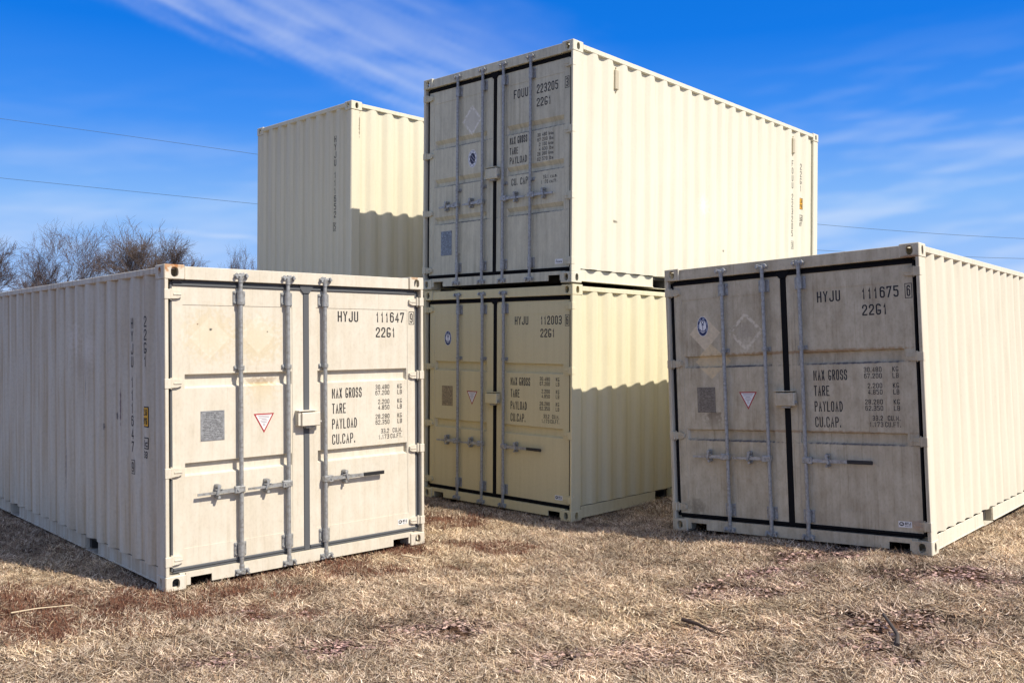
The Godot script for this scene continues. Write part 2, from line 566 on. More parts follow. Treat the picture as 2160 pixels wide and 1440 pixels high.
# a door leaf: frame, panel set back by 3 mm, horizontal channels pressed inwards
func door_mesh(x0: float, x1: float, px0: float, px1: float, cx0: float, cx1: float, chans: Array) -> ArrayMesh:
	var b := Mb.new()
	var y0 := 0.172
	var y1 := 2.424
	var zf := -0.045
	var zp := -0.0485
	var py0 := 0.315
	var py1 := 2.275
	var xs := [x0, px0, cx0, cx1, px1, x1]
	var ys := [y0, py0]
	for c in chans:
		ys.append(c[0]); ys.append(c[1])
	ys.append(py1); ys.append(y1)
	for i in xs.size() - 1:
		for k in ys.size() - 1:
			var inside: bool = i >= 1 and i <= 3 and k >= 1 and k <= ys.size() - 3
			var z := zp if inside else zf
			var is_chan: bool = i == 2 and inside and k % 2 == 0
			if is_chan:
				continue
			b.quad(Vector3(xs[i], ys[k], z), Vector3(xs[i + 1], ys[k], z), Vector3(xs[i + 1], ys[k + 1], z), Vector3(xs[i], ys[k + 1], z))
	# step round the panel
	b.quad(Vector3(px0, py0, zf), Vector3(px0, py0, zp), Vector3(px0, py1, zp), Vector3(px0, py1, zf))
	b.quad(Vector3(px1, py0, zp), Vector3(px1, py0, zf), Vector3(px1, py1, zf), Vector3(px1, py1, zp))
	b.quad(Vector3(px0, py0, zf), Vector3(px1, py0, zf), Vector3(px1, py0, zp), Vector3(px0, py0, zp))
	b.quad(Vector3(px0, py1, zp), Vector3(px1, py1, zp), Vector3(px1, py1, zf), Vector3(px0, py1, zf))
	for c in chans:
		var zc := zp - 0.036
		var a0 := Vector3(cx0, c[0], zp); var a1 := Vector3(cx1, c[0], zp); var a2 := Vector3(cx1, c[1], zp); var a3 := Vector3(cx0, c[1], zp)
		var i0 := Vector3(cx0 + 0.012, c[0] + c[2], zc); var i1 := Vector3(cx1 - 0.012, c[0] + c[2], zc); var i2 := Vector3(cx1 - 0.012, c[1] - c[3], zc); var i3 := Vector3(cx0 + 0.012, c[1] - c[3], zc)
		b.quad(i0, i1, i2, i3)
		b.quad(a0, a1, i1, i0); b.quad(a1, a2, i2, i1); b.quad(a2, a3, i3, i2); b.quad(a3, a0, i0, i3)
	# edges and back
	var zb := -0.10
	b.quad(Vector3(x0, y0, zb), Vector3(x0, y0, zf), Vector3(x0, y1, zf), Vector3(x0, y1, zb))
	b.quad(Vector3(x1, y0, zf), Vector3(x1, y0, zb), Vector3(x1, y1, zb), Vector3(x1, y1, zf))
	b.quad(Vector3(x0, y1, zf), Vector3(x1, y1, zf), Vector3(x1, y1, zb), Vector3(x0, y1, zb))
	b.quad(Vector3(x0, y0, zb), Vector3(x1, y0, zb), Vector3(x1, y0, zf), Vector3(x0, y0, zf))
	b.quad(Vector3(x1, y0, zb), Vector3(x0, y0, zb), Vector3(x0, y1, zb), Vector3(x1, y1, zb))
	return b.mesh()

func cached(key: String, make: Callable) -> ArrayMesh:
	if not shared.has(key):
		shared[key] = make.call()
	return shared[key]

func hinge_mesh(s: float, y: float) -> ArrayMesh:
	var b := Mb.new()
	# blade on the door, tapering to its tip, knuckle, lug on the post
	var p := PackedVector2Array([Vector2(s * 1.150, y - 0.034), Vector2(s * 1.150, y + 0.034), Vector2(s * 1.105, y + 0.032), Vector2(s * 1.072, y + 0.018), Vector2(s * 1.072, y - 0.018), Vector2(s * 1.105, y - 0.032)])
	b.prism(p, -0.046, -0.024)
	b.box(Vector3(s * 1.078, y - 0.006, -0.025), Vector3(s * 1.14, y + 0.006, -0.019), 0.002)
	b.tube(Vector3(s * 1.160, y - 0.034, -0.026), Vector3(s * 1.160, y + 0.034, -0.026), 0.016, 0.016, 12)
	b.box(Vector3(s * 1.168, y - 0.039, -0.052), Vector3(s * 1.2188, y + 0.039, 0.0015), 0.003)
	b.tube(Vector3(s * 1.160, y - 0.046, -0.026), Vector3(s * 1.160, y + 0.046, -0.026), 0.008, 0.008, 8)
	return b.mesh()

func rod_parts(x: float, hs: float, hy: float, lever: float, grip: bool, gy: float, root: Node3D) -> void:
	var zr := -0.012
	var rod := put("locking_rod", cached("rod%.3f" % x, func() -> ArrayMesh:
		var b := Mb.new()
		b.tube(Vector3(x, 0.085, zr), Vector3(x, 2.495, zr), 0.0172, 0.0172, 16)
		return b.mesh()), mats.zinc, root)
	for y in [2.342, 0.243]:
		put("rod_bracket", cached("br%.3f%.2f" % [x, y], func() -> ArrayMesh:
			var b := Mb.new()
			b.box(Vector3(x - 0.052, y - 0.057, -0.0448), Vector3(x + 0.052, y + 0.057, -0.036), 0.003)
			b.tube(Vector3(x, y - 0.056, zr - 0.004), Vector3(x, y + 0.056, zr - 0.004), 0.0265, 0.0265, 16)
			b.box(Vector3(x - 0.024, y - 0.050, -0.040), Vector3(x + 0.024, y + 0.050, -0.016), 0.002)
			for sx in [-1.0, 1.0]:
				for sy in [-1.0, 1.0]:
					b.tube(Vector3(x + sx * 0.040, y + sy * 0.040, -0.037), Vector3(x + sx * 0.040, y + sy * 0.040, -0.026), 0.0085, 0.007, 8)
			return b.mesh()), mats.zinc, rod)
	put("rod_guide", cached("gd%.3f%.2f" % [x, gy], func() -> ArrayMesh:
		var b := Mb.new()
		b.box(Vector3(x - 0.046, gy - 0.019, -0.0478), Vector3(x + 0.046, gy + 0.019, -0.038), 0.003)
		b.tube(Vector3(x, gy - 0.017, zr), Vector3(x, gy + 0.017, zr), 0.0225, 0.0225, 14)
		b.box(Vector3(x - 0.021, gy - 0.017, -0.040), Vector3(x + 0.021, gy + 0.017, -0.016), 0.002)
		for sx in [-1.0, 1.0]:
			b.tube(Vector3(x + sx * 0.035, gy, -0.039), Vector3(x + sx * 0.035, gy, -0.029), 0.008, 0.007, 8)
		return b.mesh()), mats.zinc, rod)
	for top in [true, false]:
		var sg := 1.0 if top else -1.0
		var yc := 2.517 if top else 0.062
		put("rod_cam", cached("cam%.3f%s" % [x, top], func() -> ArrayMesh:
			var b := Mb.new()
			b.tube(Vector3(x, yc - sg * 0.05, zr), Vector3(x, yc + sg * 0.004, zr), 0.021, 0.021, 14)
			b.obox(Transform3D(Basis(Vector3(0, 0, 1), 0.35 * hs), Vector3(x + 0.018 * hs, yc + sg * 0.010, zr + 0.002)), Vector3(0.058, 0.024, 0.034), 0.005)
			b.obox(Transform3D(Basis(Vector3(0, 0, 1), -0.5 * hs), Vector3(x - 0.020 * hs, yc + sg * 0.016, zr - 0.002)), Vector3(0.034, 0.034, 0.026), 0.006)
			b.tube(Vector3(x, yc, zr), Vector3(x, yc + sg * 0.032, zr), 0.012, 0.010, 10)
			return b.mesh()), mats.zinc, rod)
		put("cam_keeper", cached("kp%.3f%s" % [x, top], func() -> ArrayMesh:
			var b := Mb.new()
			b.box(Vector3(x - 0.058, yc - 0.016, -0.0118), Vector3(x + 0.058, yc + 0.020, -0.004), 0.002)
			for sx in [-1.0, 1.0]:
				b.tube(Vector3(x + sx * 0.043, yc + 0.004, -0.006), Vector3(x + sx * 0.043, yc + 0.004, 0.022), 0.0125, 0.0105, 10)
				b.obox(Transform3D(Basis(Vector3(0, 0, 1), sx * 0.6), Vector3(x + sx * 0.046, yc + sg * 0.014, 0.010)), Vector3(0.016, 0.034, 0.014), 0.003)
			return b.mesh()), mats.zinc, rod)
	# handle with its hub, the lever lies towards hs
	var key := "hd%.3f%.2f%s%.2f" % [x, hy, grip, lever]
	put("rod_handle", cached(key, func() -> ArrayMesh:
		var b := Mb.new()
		b.box(Vector3(x - 0.024, hy - 0.026, zr - 0.022), Vector3(x + 0.024, hy + 0.026, zr + 0.026), 0.005)
		var xa := x + hs * 0.040
		b.box(Vector3(x + hs * 0.014, hy - 0.032, zr - 0.012), Vector3(x + hs * 0.064, hy + 0.030, zr + 0.026), 0.006)
		b.tube(Vector3(xa, hy, zr + 0.018), Vector3(xa, hy, zr + 0.034), 0.009, 0.008, 10)
		var xe := x + hs * lever
		var xm := x + hs * lever * 0.45
		# bar: thick near the hub, then a thinner bent end
		var p := PackedVector2Array([Vector2(xa, hy + 0.017), Vector2(xm, hy + 0.015), Vector2(xm + hs * 0.045, hy + 0.006 if not grip else hy + 0.014), Vector2(xe, hy + (0.003 if not grip else 0.013)), Vector2(xe, hy - (0.016 if not grip else 0.013)), Vector2(xm + hs * 0.03, hy - 0.016), Vector2(xa, hy - 0.018)])
		b.prism(p, zr + 0.002, zr + 0.014)
		return b.mesh()), mats.zinc, rod)
	if grip:
		put("handle_grip", cached(key + "g", func() -> ArrayMesh:
			var b := Mb.new()
			b.box(Vector3(x + hs * (lever - 0.215), hy - 0.0165, zr - 0.003), Vector3(x + hs * (lever + 0.004), hy + 0.0165, zr + 0.019), 0.005)
			return b.mesh()), mats.black, rod)
	put("handle_catch", cached(key + "c", func() -> ArrayMesh:
		var b := Mb.new()
		var xc := x + hs * 0.195
		b.box(Vector3(xc - 0.018, hy - 0.052, -0.0478), Vector3(xc + 0.018, hy + 0.062, -0.030), 0.004)
		b.tube(Vector3(xc, hy + 0.046, -0.035), Vector3(xc, hy + 0.046, 0.012), 0.019, 0.016, 12)
		b.tube(Vector3(xc, hy - 0.044, -0.035), Vector3(xc, hy - 0.044, 0.010), 0.015, 0.012, 12)
		b.obox(Transform3D(Basis(Vector3(0, 0, 1), 0.25 * hs), Vector3(xc + hs * 0.006, hy + 0.012, 0.010)), Vector3(0.022, 0.085, 0.010), 0.004)
		b.box(Vector3(xc - 0.03, hy + 0.016, -0.012), Vector3(xc + 0.03, hy + 0.024, 0.012), 0.003)
		return b.mesh()), mats.zinc, rod)

func container(cfg: Dictionary) -> Node3D:
	var root := Node3D.new()
	root.name = numbered("shipping_container")
	add_child(root)
	tag(root, cfg.label, "shipping container", "shipping containers standing in the field")
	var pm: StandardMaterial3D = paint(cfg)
	var four: bool = cfg.four
	# frame
	for top in [false, true]:
		for front in [true, false]:
			for s in [-1.0, 1.0]:
				put("corner_casting", cached("cast%s%s%d" % [top, front, int(s)], func() -> ArrayMesh: return casting_mesh(s, top, front)), pm, root)
	for s in [-1.0, 1.0]:
		put("corner_post", cached("post%d" % int(s), func() -> ArrayMesh:
			var b := Mb.new()
			b.box(Vector3(s * 1.186, 0.117, -0.160), Vector3(s * 1.2155, H - 0.117, -0.003), 0.004)
			b.box(Vector3(s * 1.120, 0.117, -0.158), Vector3(s * 1.1862, H - 0.117, -0.078), 0.002)
			return b.mesh()), pm, root)
		put("corner_post", cached("rpost%d" % int(s), func() -> ArrayMesh:
			var b := Mb.new()
			b.box(Vector3(s * 1.13, 0.117, -L + 0.004), Vector3(s * 1.2155, H - 0.117, -L + 0.157), 0.012)
			return b.mesh()), pm, root)
	put("header", cached("header", func() -> ArrayMesh:
		var b := Mb.new()
		b.box(Vector3(-1.0565, 2.474, -0.135), Vector3(1.0565, 2.580, -0.0125), 0.004)
		b.box(Vector3(-1.150, 2.474, -0.135), Vector3(-1.0568, 2.5, -0.06), 0.002)
		b.box(Vector3(1.0568, 2.474, -0.135), Vector3(1.150, 2.5, -0.06), 0.002)
		return b.mesh()), pm, root)
	put("sill", cached("sill", func() -> ArrayMesh:
		var b := Mb.new()
		var p := PackedVector2Array([Vector2(-1.0565, 0.128), Vector2(-1.0565, 0.028), Vector2(-1.02, 0.028), Vector2(-1.02, 0.088), Vector2(-0.85, 0.088), Vector2(-0.85, 0.028), Vector2(0.87, 0.028), Vector2(0.87, 0.088), Vector2(1.04, 0.088), Vector2(1.04, 0.028), Vector2(1.0565, 0.028), Vector2(1.0565, 0.128)])
		b.prism(p, -0.024, -0.0125)
		b.box(Vector3(-1.1, 0.118, -0.14), Vector3(1.1, 0.1278, -0.0245), 0.001)
		return b.mesh()), pm, root)
	put("end_rail", cached("endtop", func() -> ArrayMesh:
		var b := Mb.new()
		b.box(Vector3(-1.0565, H - 0.070, -L + 0.006), Vector3(1.0565, H - 0.010, -L + 0.066), 0.006)
		return b.mesh()), pm, root)
	put("end_rail", cached("endbot", func() -> ArrayMesh:
		var b := Mb.new()
		b.box(Vector3(-1.0565, 0.018, -L + 0.008), Vector3(1.0565, 0.155, -L + 0.07), 0.004)
		return b.mesh()), pm, root)
	for s in [-1.0, 1.0]:
		put("top_rail", cached("toprail%d" % int(s), func() -> ArrayMesh:
			var b := Mb.new()
			b.box(Vector3(s * 1.158, H - 0.072, -L + 0.1785), Vector3(s * 1.2145, H - 0.018, -0.1785), 0.005)
			return b.mesh()), pm, root)
		var ins: float = cfg.rail_inset
		put("bottom_rail", cached("botrail%d%.3f" % [int(s), ins], func() -> ArrayMesh:
			var b := Mb.new()
			var xo: float = s * (W / 2 - ins)
			var cuts := [0.1785, 1.61, 1.96, 4.10, 4.45, L - 0.1785]
			for k in [0, 2, 4]:
				b.box(Vector3(xo - s * 0.008, 0.030, -cuts[k + 1]), Vector3(xo, 0.150, -cuts[k]), 0.002)
				b.box(Vector3(xo - s * 0.05, 0.0245, -cuts[k + 1]), Vector3(xo + s * minf(ins - 0.006, 0.012), 0.0325, -cuts[k]), 0.002)
			# top flange and the fork pockets' plates
			b.box(Vector3(xo - s * 0.06, 0.1505, -L + 0.1785), Vector3(s * (W / 2 - maxf(ins, 0.030) - 0.010), 0.158, -0.1785), 0.002)
			for k in [1, 3]:
				b.box(Vector3(xo - s * 0.3, 0.0145, -cuts[k + 1]), Vector3(xo, 0.020, -cuts[k]), 0.001)
				b.box(Vector3(xo - s * 0.3, 0.02, -cuts[k] - 0.008), Vector3(xo - s * 0.0085, 0.15, -cuts[k]), 0.001)
				b.box(Vector3(xo - s * 0.3, 0.02, -cuts[k + 1]), Vector3(xo - s * 0.0085, 0.15, -cuts[k + 1] + 0.008), 0.001)
			return b.mesh()), pm, root)
	var sp := side_profile()
	var ep := end_profile()
	var wo := 0.0075
	var walls := {}
	for side in ["left", "right"]:
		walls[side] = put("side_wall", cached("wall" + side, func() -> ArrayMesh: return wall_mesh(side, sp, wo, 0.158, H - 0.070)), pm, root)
	walls["end"] = put("end_wall", cached("wallend", func() -> ArrayMesh: return wall_mesh("end", ep, 0.010, 0.150, H - 0.068)), pm, root)
	put("roof", cached("roof", func() -> ArrayMesh:
		var b := Mb.new()
		b.box(Vector3(-1.16, H - 0.022, -L + 0.06), Vector3(1.16, H - 0.016, -0.13), 0.0)
		var z := -0.32
		while z > -L + 0.4:
			b.box(Vector3(-1.08, H - 0.0158, z - 0.11), Vector3(1.08, H - 0.008, z), 0.004)
			z -= 0.209
		return b.mesh()), pm, root)
	put("floor", cached("floor", func() -> ArrayMesh:
		var b := Mb.new()
		b.box(Vector3(-1.15, 0.122, -L + 0.08), Vector3(1.15, 0.149, -0.145), 0.0)
		for k in 18:
			b.box(Vector3(-1.14, 0.03, -0.3 - k * 0.32 - 0.05), Vector3(1.14, 0.1215, -0.3 - k * 0.32), 0.0)
		return b.mesh()), mats.dark_steel, root)
	# doors
	var chans: Array = cfg.chans
	var ck := "4" if four else "3"
	var dl := put("door", cached("doorL" + ck, func() -> ArrayMesh: return door_mesh(-1.143, -0.024, -1.060, -0.125, -1.045, -0.132, chans)), pm, root)
	var dr := put("door", cached("doorR" + ck, func() -> ArrayMesh: return door_mesh(0.034, 1.143, 0.100, 1.060, 0.115 if not four else 0.2, 1.050 if not four else 1.06, chans)), pm, root)
	for s in [-1.0, 1.0]:
		var d := dl if s < 0 else dr
		put("door_gasket", cached("gask%d" % int(s), func() -> ArrayMesh:
			var b := Mb.new()
			# strip at the hinge side, in two lips, and the strips above and below
			b.box(Vector3(s * 1.1435, 0.145, -0.066), Vector3(s * 1.162, 2.455, -0.040), 0.004)
			b.box(Vector3(s * 1.1625, 0.145, -0.074), Vector3(s * 1.184, 2.455, -0.056), 0.004)
			var xi := -0.024 if s < 0 else 0.034
			b.box(Vector3(s * 1.1430, 2.4245, -0.066), Vector3(xi, 2.446, -0.034), 0.005)
			b.box(Vector3(s * 1.1430, 2.4465, -0.072), Vector3(xi, 2.4705, -0.042), 0.005)
			b.box(Vector3(s * 1.1430, 0.1505, -0.066), Vector3(xi, 0.1715, -0.034), 0.005)
			b.box(Vector3(s * 1.1430, 0.1295, -0.072), Vector3(xi, 0.150, -0.042), 0.005)
			if s < 0:
				b.box(Vector3(-0.0235, 0.132, -0.066), Vector3(0.0335, 2.40, -0.038), 0.006)
				b.prism(PackedVector2Array([Vector2(-0.0235, 2.401), Vector2(0.0335, 2.401), Vector2(0.085, 2.484), Vector2(-0.055, 2.484), Vector2(-0.055, 2.44)]), -0.068, -0.031)
			return b.mesh()), cfg.rubber, d)
		for y in [2.355, 1.645, 0.935, 0.235]:
			put("hinge", cached("hinge%d%.2f" % [int(s), y], func() -> ArrayMesh: return hinge_mesh(s, y)), pm, d)
	# locking gear
	var hy: float = 0.992 if four else 0.745
	var gy := 1.168 if four else 1.757
	if four:
		rod_parts(-0.600, -1, hy, 0.32, false, gy, root)
		rod_parts(-0.172, -1, hy, 0.33, false, gy, root)
		rod_parts(0.166, 1, hy, 0.345, false, gy, root)
		rod_parts(0.592, 1, hy, 0.345, false, gy, root)
	else:
		rod_parts(-0.600, -1, hy, 0.365, false, gy, root)
		rod_parts(-0.180, -1, hy, 0.365, false, gy, root)
		rod_parts(0.171, 1, hy, 0.590, true, gy, root)
	var lb := put("lock_box", cached("lockbox", func() -> ArrayMesh:
		var b := Mb.new()
		b.box(Vector3(-0.078, 1.232, -0.0445), Vector3(0.100, 1.352, 0.030), 0.006)
		b.prism(PackedVector2Array([Vector2(-0.102, 1.240), Vector2(-0.0785, 1.240), Vector2(-0.0785, 1.362), Vector2(-0.102, 1.362)]), -0.0445, 0.012)
		b.box(Vector3(-0.102, 1.3625, -0.0445), Vector3(0.088, 1.370, 0.026), 0.003)
		return b.mesh()), pm, root)
	put("lock_pin", cached("lockpin", func() -> ArrayMesh:
		var b := Mb.new()
		b.tube(Vector3(0.1005, 1.262, 0.006), Vector3(0.118, 1.262, 0.006), 0.016, 0.013, 12)
		b.box(Vector3(-0.03, 1.212, -0.032), Vector3(0.055, 1.2315, 0.012), 0.004)
		return b.mesh()), mats.zinc, lb)
	markings(cfg, dl, dr, walls, sp, ep, wo)
	return root

func markings(cfg: Dictionary, dl: Node3D, dr: Node3D, walls: Dictionary, sp: PackedVector2Array, ep: PackedVector2Array, wo: float) -> void:
	var zd := -0.0485
	var own: String = cfg.owner
	var num: String = cfg.number
	var chk: String = cfg.check
	if cfg.four:
		put("owner_code", cached_text("own" + own, lettering(own, 0.298, 0.520, 2.110, 2.210, 0.0125), zd), mats.ink, dr)
		put("serial_number", cached_text("num" + num, lettering(num, 0.652, 0.968, 2.110, 2.210, 0.0125), zd), mats.ink, dr)
		put("size_code", cached_text("sizeb", lettering("22G1", 0.652, 0.868, 1.965, 2.060, 0.0125), zd), mats.ink, dr)
	else:
		put("owner_code", cached_text("own" + own, lettering(own, 0.318, 0.528, 2.154, 2.250, 0.0125), zd), mats.ink, dr)
		put("serial_number", cached_text("num" + num, lettering(num, 0.715, 1.026, 2.154, 2.250, 0.0125), zd), mats.ink, dr)
		put("size_code", cached_text("sizea", lettering("22G1", 0.714, 0.928, 2.012, 2.106, 0.0125), zd), mats.ink, dr)
	var bx := [1.0795, 1.1335, 2.138, 2.258] if not cfg.four else [1.072, 1.128, 2.10, 2.22]
	var bt := frame_box(bx[0], bx[1], bx[2], bx[3], 0.006)
	bt.append_array(lettering(chk, bx[0] + 0.012, bx[1] - 0.012, bx[2] + 0.014, bx[3] - 0.014, 0.010))
	put("check_digit", cached_text("chk" + num, bt, -0.0448), mats.ink, dr)
	var w := []
	if cfg.four:
		w.append_array(lettering("MAX GROSS", 0.240, 0.512, 1.600, 1.683, 0.0095))
		w.append_array(lettering("TARE", 0.240, 0.372, 1.485, 1.562, 0.0095))
		w.append_array(lettering("PAYLOAD", 0.240, 0.510, 1.376, 1.455, 0.0095))
		w.append_array(lettering("CU. CAP.", 0.270, 0.545, 1.130, 1.210, 0.0095))
		var rows := ["30 480 kgs", "67 200 lbs", "2 100 kgs", "4 630 lbs", "28 380 kgs", "62 570 lbs"]
		var ry := [1.628, 1.575, 1.522, 1.470, 1.418, 1.360]
		for i in 6:
			var short: bool = i == 2 or i == 3
			w.append_array(lettering(rows[i], 0.692 if short else 0.667, 0.905, ry[i], ry[i] + 0.040, 0.0056))
		w.append_array(lettering("33.1 cu.m.", 0.755, 0.965, 1.157, 1.197, 0.0054))
		w.append_array(lettering("1 170 cu.ft.", 0.725, 0.965, 1.103, 1.143, 0.0054))
	else:
		var names := ["MAX GROSS", "TARE", "PAYLOAD", "CU.CAP."]
		var x1 := [0.560, 0.397, 0.510, 0.490]
		for i in 4:
			w.append_array(lettering(names[i], 0.257, x1[i], 1.458 - i * 0.139, 1.550 - i * 0.139, 0.0092))
		var v := [["30.480", "KG"], ["67.200", "LB"], ["2.200", "KG"], ["4.850", "LB"], ["28.280", "KG"], ["62.350", "LB"]]
		for i in 6:
			var yb := 1.522 - int(i / 2.0) * 0.139 - (i % 2) * 0.054
			var s: String = v[i][0]
			w.append_array(lettering(s, 0.707 if s.length() == 6 else 0.735, 0.857, yb, yb + 0.043, 0.0056))
			w.append_array(lettering(v[i][1], 0.946, 0.996, yb, yb + 0.043, 0.0056))
		w.append_array(lettering("33.2", 0.765, 0.852, 1.105, 1.148, 0.0056))
		w.append_array(lettering("CU.M.", 0.892, 0.996, 1.105, 1.148, 0.0056))
		w.append_array(lettering("1.173", 0.737, 0.852, 1.051, 1.094, 0.0056))
		w.append_array(lettering("CU.FT.", 0.868, 0.998, 1.051, 1.094, 0.0056))
	put("weight_marking", cached_text("wt%s" % cfg.four, w, zd), mats.ink, dr)
	# maker's label low on the right door
	var lab := put("maker_label", cached("mlab", func() -> ArrayMesh:
		var b := Mb.new()
		b.box(Vector3(0.944, 0.212, -0.0448), Vector3(1.052, 0.263, -0.0436), 0.0)
		return b.mesh()), mats.label_white, dr)
	var lt := []
	if cfg.four:
		lt = lettering("Fuwa", 0.958, 1.04, 0.222, 0.252, 0.0055)
	else:
		for k in 16:
			var a0 := TAU * k / 16.0
			var a1 := TAU * (k + 1) / 16.0
			var cc := Vector2(0.970, 0.240)
			lt.append([PackedVector2Array([cc + Vector2(cos(a0) * 0.013, sin(a0) * 0.009), cc + Vector2(cos(a0) * 0.020, sin(a0) * 0.017), cc + Vector2(cos(a1) * 0.020, sin(a1) * 0.017), cc + Vector2(cos(a1) * 0.013, sin(a1) * 0.009)]), 0])
		lt.append([PackedVector2Array([Vector2(0.970, 0.241), Vector2(0.981, 0.238), Vector2(0.978, 0.247)]), 1])
		lt.append([PackedVector2Array([Vector2(0.957, 0.232), Vector2(0.983, 0.228), Vector2(0.983, 0.232), Vector2(0.957, 0.236)]), 1])
		lt.append_array(lettering("HYJ", 0.998, 1.043, 0.234, 0.257, 0.005))
		lt.append_array(lettering("111", 0.998, 1.043, 0.219, 0.229, 0.005))
	put("label_print", cached_text("lab%s" % cfg.four, lt, -0.0436), mats.ink, lab)
	# data plate, warning triangle, class seal
	var pl: Array = [-0.92, -0.725, 1.165, 1.410] if not cfg.four else [-0.925, -0.730, 0.405, 0.70]
	put("data_plate", cached("plate%s" % cfg.four, func() -> ArrayMesh:
		var b := Mb.new()
		b.flat_uv = true
		b.box(Vector3(pl[0], pl[2], zd + 0.0006), Vector3(pl[1], pl[3], zd + 0.003), 0.0)
		for i in b.v.size():
			b.uv[i] = Vector2((b.v[i].x - pl[0]) / (pl[1] - pl[0]), 1.0 - (b.v[i].y - pl[2]) / (pl[3] - pl[2]))
		for sx in [0, 1]:
			for sy in [2, 3]:
				var c := Vector3(pl[sx] + (0.010 if sx == 0 else -0.010), pl[sy] + (0.010 if sy == 2 else -0.010), zd + 0.003)
				b.tube(c, c + Vector3(0, 0, 0.003), 0.006, 0.004, 8)
		return b.mesh()), cfg.plate, dl)
	if not cfg.four:
		var ta := Vector2(-0.475, 1.362); var tb := Vector2(-0.293, 1.362); var tc := Vector2(-0.384, 1.195)
		var g := (ta + tb + tc) / 3.0
		var tri := put("warning_sticker", cached("tri", func() -> ArrayMesh:
			var b := Mb.new()
			b.prism(PackedVector2Array([ta, tb, tc]), zd + 0.0005, zd + 0.0012)
			return b.mesh()), mats.red, dl)
		put("sticker_face", cached("tri2", func() -> ArrayMesh:
			var b := Mb.new()
			b.prism(PackedVector2Array([g + (ta - g) * 0.80, g + (tb - g) * 0.80, g + (tc - g) * 0.80]), zd + 0.0013, zd + 0.0018)
			return b.mesh()), mats.label_white, tri)
		var fine := []
		for i in 7:
			var y := 1.338 - i * 0.0135
			var hw := (0.052 - i * 0.0068) * (1.0 if i % 3 != 2 else 0.6)
			fine.append([PackedVector2Array([Vector2(g.x - hw, y), Vector2(g.x + hw, y), Vector2(g.x + hw, y + 0.0055), Vector2(g.x - hw, y + 0.0055)]), 0])
		put("sticker_print", cached_text("tri3", fine, zd + 0.0018), mats.print_red, tri)
	if cfg.has("seal"):
		var c: Vector3 = cfg.seal
		var rx: float = cfg.seal_r.x
		var ry: float = cfg.seal_r.y
		put("class_seal", cached("seal%.2f%.2f" % [c.x, c.y], func() -> ArrayMesh:
			var b := Mb.new()
			b.flat_uv = true
			for k in 32:
				var a0 := TAU * k / 32.0
				var a1 := TAU * (k + 1) / 32.0
				b.tri(c, c + Vector3(cos(a0) * rx, sin(a0) * ry, 0), c + Vector3(cos(a1) * rx, sin(a1) * ry, 0))
			for i in b.v.size():
				b.uv[i] = Vector2(0.5 + 0.5 * (b.v[i].x - c.x) / rx, 0.5 - 0.5 * (b.v[i].y - c.y) / ry)
			return b.mesh()), mats.seal_b if cfg.four else mats.seal_a, dl)
	# writing on walls, one letter below the other
	for wl in cfg.walls:
		var side: String = wl.side
		var prof := ep if side == "end" else sp
		var off := 0.010 if side == "end" else wo
		var tx := []
		var y: float = wl.top
		for word in [["owner_code", own], ["serial_number", num]]:
			tx = []
			for ch in word[1]:
				tx.append_array(lettering(ch, wl.u - 0.024, wl.u + 0.024, y - 0.090, y, 0.0115))
				y -= 0.1085
			put(word[0], lay_wall(tx, side, prof, off), mats.ink, walls[side])
			y -= 0.062
		tx = frame_box(wl.u - 0.036, wl.u + 0.036, y - 0.102, y + 0.012, 0.006)
		tx.append_array(lettering(chk, wl.u - 0.020, wl.u + 0.020, y - 0.088, y - 0.004, 0.010))
		put("check_digit", lay_wall(tx, side, prof, off), mats.ink, walls[side])
		if not wl.has("u2"):
			continue
		tx = []
		y = wl.top2
		for ch in "22G1":
			tx.append_array(lettering(ch, wl.u2 - 0.027, wl.u2 + 0.027, y - 0.090, y, 0.0115))
			y -= 0.1085
		put("size_code", lay_wall(tx, side, prof, off), mats.ink, walls[side])
		var yl: float = wl.yellow
		var rect := func(x0: float, x1: float, y0: float, y1: float, lay: int) -> Array:
			return [[PackedVector2Array([Vector2(x0, y0), Vector2(x1, y0), Vector2(x1, y1), Vector2(x0, y1)]), lay]]
		var hl := put("height_label", lay_wall(rect.call(wl.u2 - 0.052, wl.u2 + 0.052, yl - 0.170, yl, 0), side, prof, off), mats.ink, walls[side])
		put("label_face", lay_wall(rect.call(wl.u2 - 0.044, wl.u2 + 0.044, yl - 0.160, yl - 0.010, 3), side, prof, off), mats.yellow, hl)
		tx = lettering("2.6", wl.u2 - 0.036, wl.u2 + 0.034, yl - 0.074, yl - 0.020, 0.009)
		tx.append_array(lettering("8'6", wl.u2 - 0.036, wl.u2 + 0.034, yl - 0.148, yl - 0.092, 0.009))
		for q in tx: q[1] += 6
		put("label_print", lay_wall(tx, side, prof, off), mats.ink, hl)
		tx = frame_box(wl.u2 - 0.044, wl.u2 + 0.044, yl - 0.345, yl - 0.258, 0.009)
		tx.append_array(lettering("ic", wl.u2 - 0.030, wl.u2 + 0.036, yl - 0.330, yl - 0.274, 0.010))
		tx.append_array(lettering(wl.code, wl.u2 - 0.034, wl.u2 + 0.034, yl - 0.425, yl - 0.366, 0.009))
		put("code_mark", lay_wall(tx, side, prof, off), mats.ink, walls[side])
